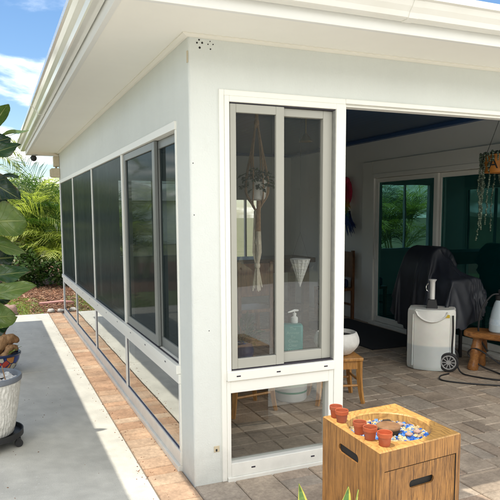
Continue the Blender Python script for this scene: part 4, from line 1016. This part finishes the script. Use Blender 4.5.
cv=build('cover',MB().add(co,fcs),M['cover'],T,smooth=True,angle=180)
sm=cv.modifiers.new('smooth','SUBSURF'); sm.levels=1; sm.render_levels=1
build('body',MB().box(GX-.2,GY-.12,.45,GX+.17,GY+.38,.84),M['rubber'],T,bevel=.01)
for y_ in (1.84,2.32):
    for x_ in (3.30,3.62): build('leg',MB().tube([(x_,y_+.04,0),(x_,y_+.04,.5)],.02,8),M['rubber'],T)
# drum / tank on wheels
T=thing('water_tank','translucent white tank on two wheels with a black capped top','tank',(0,0,0))
t=NT('frosted tank plastic'); v=t.coord(); sx=t.n('ShaderNodeSeparateXYZ'); t.l(v,sx.inputs[0])
wl=t.ramp(t.math('ADD',sx.outputs[2],t.math('MULTIPLY',t.noise(v,3,2),.01)),[(.245,0.),(.262,1.)])
cc=t.mix(wl,(.62,.66,.66),(.84,.83,.78)); cc=t.mix(1.,cc,t.ramp(t.noise(v,4,4),[(.3,.88),(.7,1.03)]),'MULTIPLY')
M['tank']=t.done(t.pbr(cc,.32,**{'Subsurface Weight':.15}))
def rrect(w_,d,r,n=6):
    out=[]
    for (cx1,cy1,a0) in ((w_/2-r,-d/2+r,-PI/2),(w_/2-r,d/2-r,0),(-w_/2+r,d/2-r,PI/2),(-w_/2+r,-d/2+r,PI)):
        for k in range(n+1): a=a0+PI/2*k/n; out.append((cx1+r*math.cos(a),cy1+r*math.sin(a)))
    return out
pl=[(.225,.13),(.2,.15),(-.2,.15),(-.235,.12),(-.235,-.07),(-.18,-.13)]+[(-.165+.33*k/12,-.15-.035*math.sin(PI*k/12)) for k in range(13)]+[(.19,-.13),(.225,-.09)]
pl=pl[::-1]
def loft(levels):
    m=MB(); vs=[]; n=len(pl)
    for (z,s) in levels: vs+=[(x*s,y*s,z) for x,y in pl]
    fs=[(i*n+(k+1)%n,i*n+k,(i+1)*n+k,(i+1)*n+(k+1)%n) for i in range(len(levels)-1) for k in range(n)]+[tuple(range(n)),tuple(range(len(levels)*n-1,(len(levels)-1)*n-1,-1))]
    m.add(vs,fs); return m
build('tank_body',loft([(.004,.95),(.018,.985),(.05,1.),(.56,1.),(.595,.985),(.612,.93)]),M['tank'],T,smooth=True,angle=25)
# moulded grip: crescent lip
m=MB(); up=[];lo=[]
for k in range(17):
    u=-1+2*k/16; x=.150*u; yy=-.155-.028*math.cos(PI/2*u)
    up.append((x,yy-.006,.592)); lo.append((x,yy-.016,.592-.095*max(0,math.cos(PI/2*u))**.6))
for k in range(16): m.quad(lo[k],lo[k+1],up[k+1],up[k])
m.tube(lo,.009,6); build('grip',m,simple('grip plastic',(.88,.87,.83),None,6,.3),T,smooth=True,angle=60)
build('edge_rib',MB().tube([(-.178,-.142,.04),(-.178,-.142,.56)],.006,6).tube([(.182,-.142,.04),(.182,-.142,.56)],.006,6),M['tank'],T,smooth=True)
build('pump_base',MB().add([(-.06,-.07,.612),(.05,-.07,.612),(.05,.03,.612),(-.06,.03,.612),(-.045,-.06,.70),(.035,-.06,.70),(.035,.02,.70),(-.045,.02,.70)],[(0,1,5,4),(1,2,6,5),(2,3,7,6),(3,0,4,7),(4,5,6,7)]),M['rubber'],T,bevel=.006)
build('spout',MB().lathe([(.026,0),(.026,.17),(.030,.18),(.040,.196),(.038,.20),(.0001,.2)],(-.005,-.02,.70),20),simple('silver paint',(.86,.86,.84),None,5,.3,metal=.3),T,smooth=True,angle=40)
build('hook',MB().tube(catmull([(-.045,-.03,.86),(-.065,-.03,.83),(-.06,-.03,.79),(-.04,-.03,.78)],4),.005,6),M['chrome'],T)
build('hose',MB().tube(catmull([(.20,-.135,.56),(.205,-.14,.40),(.2,-.14,.25),(.205,-.14,.12)],5),.008,8),M['cord'],T,smooth=True)
build('warning_label',MB().box(.13,-.172,.54,.17,-.168,.57),simple('yellow label',(.7,.5,.03),None,9,.5),T)
for y_ in(-.15,.14):
    wl_=build('wheel',MB().tube([(.17,y_-.02,.098),(.17,y_+.02,.098)],.096,28),M['rubber'],T,bevel=.008)
    hb=MB().tube([(.17,y_-.026,.098),(.17,y_+.024,.098)],.022,14)
    hb.tube([(.17+.066*math.cos(2*PI*k/24),y_-.023,.098+.066*math.sin(2*PI*k/24)) for k in range(25)],.006,6)
    for k in range(10):
        a=2*PI*k/10; hb.tube([(.17+.02*math.cos(a),y_-.023,.098+.02*math.sin(a)),(.17+.064*math.cos(a),y_-.023,.098+.064*math.sin(a))],.0045,5)
    build('rim',hb,simple('grey rim',(.4,.4,.4),None,9,.4) if 'rim' not in M else M['rim'],wl_)
T.location=(3.05,1.66,0); T.rotation_euler=(0,0,R(-42))
# rustic bench
T=thing('rustic_bench','low live edge wooden bench at the right edge','bench',(0,0,0))
m=MB(); N=36; poly=[]
for k in range(N):
    a=2*PI*k/N; c,s=math.cos(a),math.sin(a); poly.append((.42*math.copysign(abs(c)**.55,c)*(1+.04*noise.noise((c*2,s*2,0))),.17*math.copysign(abs(s)**.6,s)*(1+.12*noise.noise((c*2,s*2,4)))))
m.prism(poly,.325,.385); build('seat',m,M['benchwood'],T,bevel=.014,smooth=True,angle=60)
for (x0,dx) in ((-.27,-.03),(.27,.03)):
    for sy in (-1,1):
        cp=catmull([(x0+dx,sy*.11,0),(x0+dx*.4,sy*.095,.15),(x0,sy*.07,.326)],5); build('leg',MB().tube(cp,[.05+.006*math.sin(i*1.3) for i in range(len(cp))],12),M['benchwood'],T,smooth=True)
T.location=(3.60,1.20,0); T.rotation_euler=(0,0,R(-62))
# sprayer on bench
T=thing('sprayer_bottle','pale blue spray bottle with a black hose on the rustic bench','bottle',(3.575,1.285,.386))
c0=(3.575,1.285,.386)
build('bottle',MB().lathe([(.0001,0),(.095,0),(.105,.012),(.102,.10),(.085,.20),(.06,.29),(.045,.32)],c0,32),simple('pale blue plastic',(.48,.56,.60),(.42,.50,.55),6,.3),T,smooth=True,angle=40)
build('cap',MB().lathe([(.047,.318),(.052,.325),(.052,.36),(.03,.375),(.03,.42),(.0001,.425)],c0,24),M['rubber'],T,smooth=True,angle=40)
build('label',MB().lathe([(.1045,.075),(.0985,.135)],c0,32),simple('blue white label',(.60,.66,.70),(.35,.48,.60),25,.5),T,smooth=True)
cp=catmull([(3.57,1.28,.76),(3.50,1.33,.75),(3.43,1.38,.62),(3.41,1.40,.46),(3.43,1.40,.32),(3.50,1.36,.18)],6); build('hose',MB().tube(cp,.009,8),M['cord'],T,smooth=True)
# cords on the floor
zf=.008
cp=catmull([(3.14,1.40,.10),(3.13,1.30,.012),(3.20,1.10,zf),(3.30,.98,zf),(3.42,1.02,zf),(3.46,1.16,zf),(3.40,1.34,.05),(3.34,1.46,.15),(3.36,1.36,.22),(3.46,1.14,.10),(3.52,.92,zf),(3.60,.74,zf),(3.85,.6,zf)],8)
tag(build('hose_loop',MB().tube(cp,.008,8),M['cord'],smooth=True,origin=(3.2,1.1,0)),'thin black hose looping from the white tank to the bench','hose')
cp=catmull([(3.02,1.36,zf),(2.88,1.32,zf),(2.80,1.20,zf),(2.90,1.05,zf),(3.10,.88,zf),(3.35,.70,zf),(3.6,.50,zf),(3.9,.3,zf)],8)
tag(build('power_cord',MB().tube(cp,.007,8),M['cord'],smooth=True,origin=(2.9,1.1,0)),'black cord lying on the pavers in front of the tank wheel','cord')
# hanging pot with string of pearls
hx,hy=3.36,1.16
T=thing('hanging_pot','orange pot with trailing bead vines hanging at the right edge','hanging planter',(hx,hy,1.92))
M['orangepot']=simple('orange ochre pot',(.56,.22,.035),(.48,.17,.025),9,.5)
build('pot',MB().lathe([(.0001,0),(.125,0),(.132,.006),(.135,.165),(.128,.168),(.122,.15),(.0001,.14)],(hx,hy,1.925),40),M['orangepot'],T,smooth=True,angle=40)
aim=math.atan2(-3.2041-hy,-1.0078-hx)
for i,chh in enumerate('AE'):
    a=aim-.40+.62*i; text('letter',chh,.135,M['hole'],T,(hx+.1355*math.cos(a),hy+.1355*math.sin(a),1.96),(R(90),0,a+PI/2),ext=.002)
m=MB()
for k in range(3):
    a=2*PI*k/3+.5; m.tube([(hx+.12*math.cos(a),hy+.12*math.sin(a),2.09),(hx,hy,2.45)],.0025,5)
m.tube([(hx,hy,2.45),(hx,hy,2.6)],.003,5); build('chain',m,M['cord'],T)
m=MB(); rnd=random.Random(31)
for k in range(34):
    a=rnd.uniform(0,6.28) if k>13 else aim+rnd.uniform(-1.5,1.5); r=.142+rnd.uniform(0,.03); L=rnd.choice([.12,.25,.5,.8,.95])*rnd.uniform(.7,1.1); z=2.10; x=hx+r*math.cos(a); y_=hy+r*math.sin(a)
    if abs((a-aim+PI)%(2*PI)-PI)<.55: L=min(L,.06)
    while z>2.08-L:
        m.ball((x,y_,z),rnd.uniform(.006,.0105),6,4,tone=rnd.random()); x+=rnd.uniform(-.007,.007); y_+=rnd.uniform(-.007,.007); z-=.017
for k in range(90):
    a=rnd.uniform(0,6.28); r=.145*math.sqrt(rnd.random()); m.ball((hx+r*math.cos(a),hy+r*math.sin(a),2.095+rnd.uniform(-.01,.025)),.012,6,4,tone=rnd.random())
build('trailing_vines',m,M['pearls'],T,smooth=True,angle=180,tone=True)

# ------------------------------------------------------------------ garden behind
def frond(m,base,az,L,el0,droop,n,wl,rnd,tone0,w0=.012,vee=.35,drop=.75,fwd=0.):
    b=Vector(base); h=Vector((math.cos(az),math.sin(az),0)); p=b.copy(); el=el0; step=L/n; pts=[p.copy()]
    for i in range(n):
        d=h*math.cos(el)+Vector((0,0,math.sin(el))); p=p+d*step; pts.append(p.copy()); el-=droop/n*(.4+1.2*i/n)
    m.tube(pts,[max(.002,.011*(1-i/n)) for i in range(n+1)],4,False,tone0*.8+.2)
    sd=Vector((-h.y,h.x,0))
    for i in range(3,n+1):
        t=i/n; a=pts[i-1]; d=(pts[i]-a).normalized(); l=wl*math.sin(PI*(.12+.82*t))**.7*rnd.uniform(.75,1.15)
        for s in (-1,1):
            dr=(sd*s*rnd.uniform(.7,1.)+d*(.55+.3*t+fwd)+Vector((rnd.uniform(-.1,.1),rnd.uniform(-.1,.1),vee+rnd.uniform(-.15,.15)))).normalized(); q=a+dr*l*.55; e=q+(dr+Vector((0,0,-drop*rnd.uniform(.5,1.5)))).normalized()*l*.5
            wv=(d*w0); tn=min(1,max(0,tone0+rnd.uniform(-.22,.22)))
            m.add([a-wv*.5,a+wv*.5,q+wv*.8,q-wv*.8,e],[(0,1,2,3),(3,2,4)],tn)
def areca(loc,Hh,seed,label,grp='areca palms behind the mulch bed',nst=9):
    rnd=random.Random(seed); T=thing('areca_palm',label,'palm',loc,grp); m=MB(); st=MB()
    for k in range(nst):
        a=rnd.uniform(0,6.28); r=rnd.uniform(0,.35); bx,by=loc[0]+r*math.cos(a),loc[1]+r*math.sin(a); hh=Hh*rnd.uniform(.22,.62); lean=Vector((math.cos(a)*.25*hh,math.sin(a)*.25*hh,0))
        top=Vector((bx,by,loc[2]+hh))+lean; st.tube([(bx,by,loc[2]),tuple(Vector((bx,by,loc[2]+hh*.5))+lean*.35),tuple(top)],[.035,.028,.02],7)
        for j in range(9):
            frond(m,top,rnd.uniform(0,6.28),rnd.uniform(.75,1.15)*Hh*.55,rnd.uniform(.55,1.5),rnd.uniform(.9,1.9),21,rnd.uniform(.50,.80),rnd,rnd.choice([.02,.12,.3,.55,.8,1.]),.0135,rnd.uniform(-.1,.5),.45,.35)
    build('foliage',m,M['areca'],T,tone=True); build('stems',st,simple('palm stem',(.20,.24,.07),(.32,.30,.12),9,.6) if 'pst' not in M else M['pst'],T,smooth=True)
    return T
M['pst']=simple('palm stems',(.20,.24,.07),(.32,.30,.12),9,.6)
A1=areca((-.62,11.6,-.05),2.5,1,'bushy yellow green palm partly behind the fig leaves, left in the row')
A2=areca((.55,11.2,-.05),2.2,2,'bushy yellow green palm close beside the house corner')
A3=areca((-.02,12.6,-.05),2.7,3,'taller bushy palm standing between and behind two others')
dup(A1,(-2.3,12.0,-.05),1.,'bushy palm hidden at the left behind the fig tree'); dup(A2,(1.9,12.1,-.05),2.,'bushy palm standing behind the house end')
def leafcloud(m,c,rad,n,sz,rnd,flat=1.,shell=.55):
    c=Vector(c)
    for _ in range(n):
        d=Vector((rnd.gauss(0,1),rnd.gauss(0,1),rnd.gauss(0,1))).normalized(); q=rnd.uniform(shell,1.)*(1+.35*noise.noise(d*2.3+c)); p=c+Vector((d.x*rad[0]*q,d.y*rad[1]*q,d.z*rad[2]*q))
        u=Vector((rnd.gauss(0,1),rnd.gauss(0,1),rnd.gauss(0,.6))).normalized(); v_=u.cross(d if abs(u.dot(d))<.95 else Vector((0,0,1))).normalized(); s=sz*rnd.uniform(.6,1.3)
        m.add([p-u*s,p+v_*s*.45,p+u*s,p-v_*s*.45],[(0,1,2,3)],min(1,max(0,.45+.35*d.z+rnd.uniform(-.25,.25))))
def shrub(name,label,cat,loc,clouds,n,sz,mat,seed,grp=None,trunkh=0):
    rnd=random.Random(seed); T=thing(name,label,cat,loc,grp); m=MB()
    for (dx,dy,dz,rx,ry,rz) in clouds: leafcloud(m,(loc[0]+dx,loc[1]+dy,loc[2]+dz),(rx,ry,rz),n,sz,rnd)
    build('crown' if trunkh else 'foliage',m,mat,T,tone=True)
    tr=MB(); h=trunkh or .6
    tr.tube([(loc[0],loc[1],loc[2]),(loc[0]+.05,loc[1],loc[2]+h*.6),(loc[0]+.02,loc[1]+.03,loc[2]+h)],[.05+.05*h/2,.04+.03*h/2,.03],8)
    for (dx,dy,dz,*_r) in clouds: tr.tube([(loc[0]+.04,loc[1],loc[2]+h*.7),(loc[0]+dx,loc[1]+dy,loc[2]+dz)],[.03+.01*h,.012],6)
    build('trunk' if trunkh else 'stems',tr,M['trunk'],T,smooth=True); return T
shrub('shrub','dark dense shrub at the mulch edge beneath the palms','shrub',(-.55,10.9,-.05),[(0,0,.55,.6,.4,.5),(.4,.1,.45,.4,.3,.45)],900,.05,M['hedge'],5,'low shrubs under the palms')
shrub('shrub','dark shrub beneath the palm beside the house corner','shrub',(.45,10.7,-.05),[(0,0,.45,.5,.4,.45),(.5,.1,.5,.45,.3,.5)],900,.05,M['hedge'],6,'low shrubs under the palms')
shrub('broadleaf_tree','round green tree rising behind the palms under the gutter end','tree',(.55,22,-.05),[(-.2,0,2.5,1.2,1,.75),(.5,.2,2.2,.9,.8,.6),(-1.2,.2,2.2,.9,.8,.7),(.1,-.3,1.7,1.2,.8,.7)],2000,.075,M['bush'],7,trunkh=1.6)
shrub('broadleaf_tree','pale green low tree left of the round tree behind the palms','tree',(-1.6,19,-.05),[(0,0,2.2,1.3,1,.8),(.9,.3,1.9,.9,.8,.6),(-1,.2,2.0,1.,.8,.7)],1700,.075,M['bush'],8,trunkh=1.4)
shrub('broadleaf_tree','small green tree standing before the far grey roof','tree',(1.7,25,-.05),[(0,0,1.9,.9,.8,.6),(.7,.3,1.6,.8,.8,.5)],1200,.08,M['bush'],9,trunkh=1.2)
# coconut palm at left
T=thing('coconut_palm','coconut palm whose pale frond droops below the gutter corner','palm',(-1.6,12.2,-.05))
m=MB(); rnd=random.Random(17); top=(-1.25,12.1,2.95)
for (az_,L,el,dr) in [(.12,1.30,.55,2.1),(-.25,1.2,.9,2.1),(.5,1.2,.2,1.3),(2.2,1.5,.8,1.8),(3.1,1.5,.4,1.6),(4.0,1.5,.9,2.0),(5.1,1.4,.5,1.7),(1.4,1.5,.9,1.8),(2.7,1.4,1.2,1.8)]:
    frond(m,top,az_,L,el,dr,34,.40,rnd,.75,.02,.05)
build('crown',m,M['coco'],T,tone=True)
build('trunk',MB().tube(catmull([(-1.6,12.2,-.05),(-1.5,12.2,1.),(-1.32,12.15,2.2),top],4),[.11-.003*i for i in range(13)],10),M['trunk'],T,smooth=True)
# distant house, pole
T=thing('distant_house','low grey roofed house far behind the trees','house',(3.4,32,-.05))
build('wall',MB().box(1.6,30,-.05,9,36,2.35),M['wall'],T)
build('roof',MB().add([(1.1,29.5,2.35),(9.5,29.5,2.35),(9.5,36.5,2.35),(1.1,36.5,2.35),(3.6,33,3.55),(7,33,3.55)],[(0,1,5,4),(1,2,5),(2,3,4,5),(3,0,4)]),M['roof'],T)
build('window',MB().box(2.6,29.97,.8,4.0,30.0,1.9),M['darkblue'],T)
T=thing('utility_pole','thin utility pole with wires far beyond the garden','utility pole',(2.45,40,-.05))
build('pole',MB().tube([(2.45,40,-.05),(2.45,40,4.0)],[.09,.06],8),M['trunk'],T)
build('crossarm',MB().box(1.85,39.95,3.72,3.05,40.05,3.80),M['trunk'],T)
for (x,z) in ((1.95,3.84),(2.45,4.02),(2.95,3.84)):
    cp=[(x+(k-10)*2.0,40+(k-10)*.05,z-.05+.0045*(k-10)**2) for k in range(21)]
    build('wire',MB().tube(cp,.009,4),M['cord'],T)
# edging, stones
m=MB(); n=14; lo=[];hi=[]
for k in range(n+1):
    t_=k/n; lo.append((-.30+1.5*t_,8.02+.16*math.sin(t_*2.2)+.05*t_,0)); hi.append((-.26+1.46*t_,8.16+.16*math.sin(t_*2.2)+.09*t_,0))
for k in range(n):
    a,b_,c,d=lo[k],lo[k+1],hi[k+1],hi[k]; m.add([(a[0],a[1],-.05),(b_[0],b_[1],-.05),(c[0],c[1],-.05),(d[0],d[1],-.05),(a[0],a[1],.02),(b_[0],b_[1],.02),(c[0],c[1],.02),(d[0],d[1],.02)],[(0,1,5,4),(1,2,6,5),(2,3,7,6),(3,0,4,7),(4,5,6,7)])
tag(build('garden_edging',m,M['edging'],origin=(.2,8.1,-.03)),'faded red curb edging curving through the mulch bed','edging')
for (x,y_,r,lab) in [(-.17,7.10,.05,'larger white stone at the mulch edge, left of two'),(-.02,7.07,.045,'white stone beside the house corner at the mulch edge'),(.18,7.12,.04,'small white stone behind the house corner'),]:
    tag(build('garden_stone',MB().ball((x,y_,.005),r,12,8,(1.2,1,.8),.5),M['stone'],smooth=True,angle=180,origin=(x,y_,-.03)),lab,'stone','white stones along the mulch')
tag(build('garden_rock',MB().ball((-.83,6.99,.05),.12,16,10,(1.2,1,.9),.5),M['rock'],smooth=True,angle=180,origin=(-.83,6.99,-.03)),'pinkish grey rock beyond the end of the concrete walkway','rock')
# unseen hedges added left and behind the camera to shape window reflections
def hedge(label,x0,y0,x1,y1,h,seed):
    rnd=random.Random(seed); T=thing('hedge',label,'hedge',((x0+x1)/2,(y0+y1)/2,-.07)); m=MB(); L=max(x1-x0,y1-y0); n=int(L/.9)
    for k in range(n+1):
        x=x0+(x1-x0)*k/n; y_=y0+(y1-y0)*k/n; leafcloud(m,(x+rnd.uniform(-.2,.2),y_+rnd.uniform(-.2,.2),h*.5),(.8,.8,h*.55),900,.075,rnd); m.ball((x,y_,h*.5),.72,12,10,(1,1,h*.7),.3,.12)
    build('foliage',m,M['hedge'],T,tone=True)
    tr=MB()
    for k in range(n+1): x=x0+(x1-x0)*k/n; y_=y0+(y1-y0)*k/n; tr.tube([(x,y_,-.07),(x,y_,h*.6)],[.05,.02],6)
    build('stems',tr,M['trunk'],T)
hedge('unseen green hedge added at the left for the window reflections',-6.0,-3,-6.0,9,2.6,41)
hedge('unseen tall hedge added behind the camera to darken the window reflections',-7,-13,9,-13,5.3,42)
# added awning and sail, unseen, shaped to shade the walkway and fire pit
T=thing('shadow_awning','flat grey awning added out of view to shade the walkway','awning',(-1.6,2.0,0))
ax0=-1.065
build('roof_panel',MB().box(-2.02,-2.4,3.20,ax0,6.33,3.25),M['awning'],T)
for y_ in (-2.2,.6,3.4,6.2): build('post',MB().box(-2.0,y_-.04,0,-1.92,y_+.04,3.2),M['steelpost'],T)
for y_ in (-2.2,.6,3.4,6.2): build('beam',MB().box(-1.92,y_-.03,3.10,-1.12,y_+.03,3.199),M['steelpost'],T)
T=thing('shadow_sail','triangular sand coloured sail added out of view to shade the fire pit','shade sail',(.7,-1.5,0))  # added shadow caster for the fire pit corner and the floor beside it
sv=[Vector((-.16,-1.424,3.1)),Vector((.774,-.56,2.76)),Vector((.96,-1.444,3.1))]; cc_=(sv[0]+sv[1]+sv[2])/3
m=MB(); N=12; idx={}
for i in range(N+1):
    for j in range(N+1-i):
        a,b_=i/N,j/N; c_=1-a-b_; p=sv[0]*a+sv[1]*b_+sv[2]*c_; idx[(i,j)]=len(m.v); m.v.append((p.x,p.y,p.z-.5*a*b_*c_))
for i in range(N):
    for j in range(N-i):
        m.f.append((idx[(i,j)],idx[(i+1,j)],idx[(i,j+1)])); m.tone.append(.5)
        if j<N-i-1: m.f.append((idx[(i+1,j)],idx[(i+1,j+1)],idx[(i,j+1)])); m.tone.append(.5)
build('cloth',m,M['canvas'],T,smooth=True)
build('post',MB().tube([(-1.48,-2.88,0),(-1.45,-2.85,3.15)],.035,10),M['steelpost'],T)
build('rope',MB().tube([(-1.45,-2.85,3.12),(-.16,-1.424,3.1)],.006,6).tube([(2.62,-1.79,3.12),(.96,-1.444,3.1)],.006,6),M['cream'],T)
build('post',MB().tube([(2.66,-1.82,0),(2.62,-1.79,3.15)],.035,10),M['steelpost'],T)
build('hook',MB().tube([(.774,-.56,2.76),(.774,-.47,2.672)],.008,8),M['steelpost'],T)
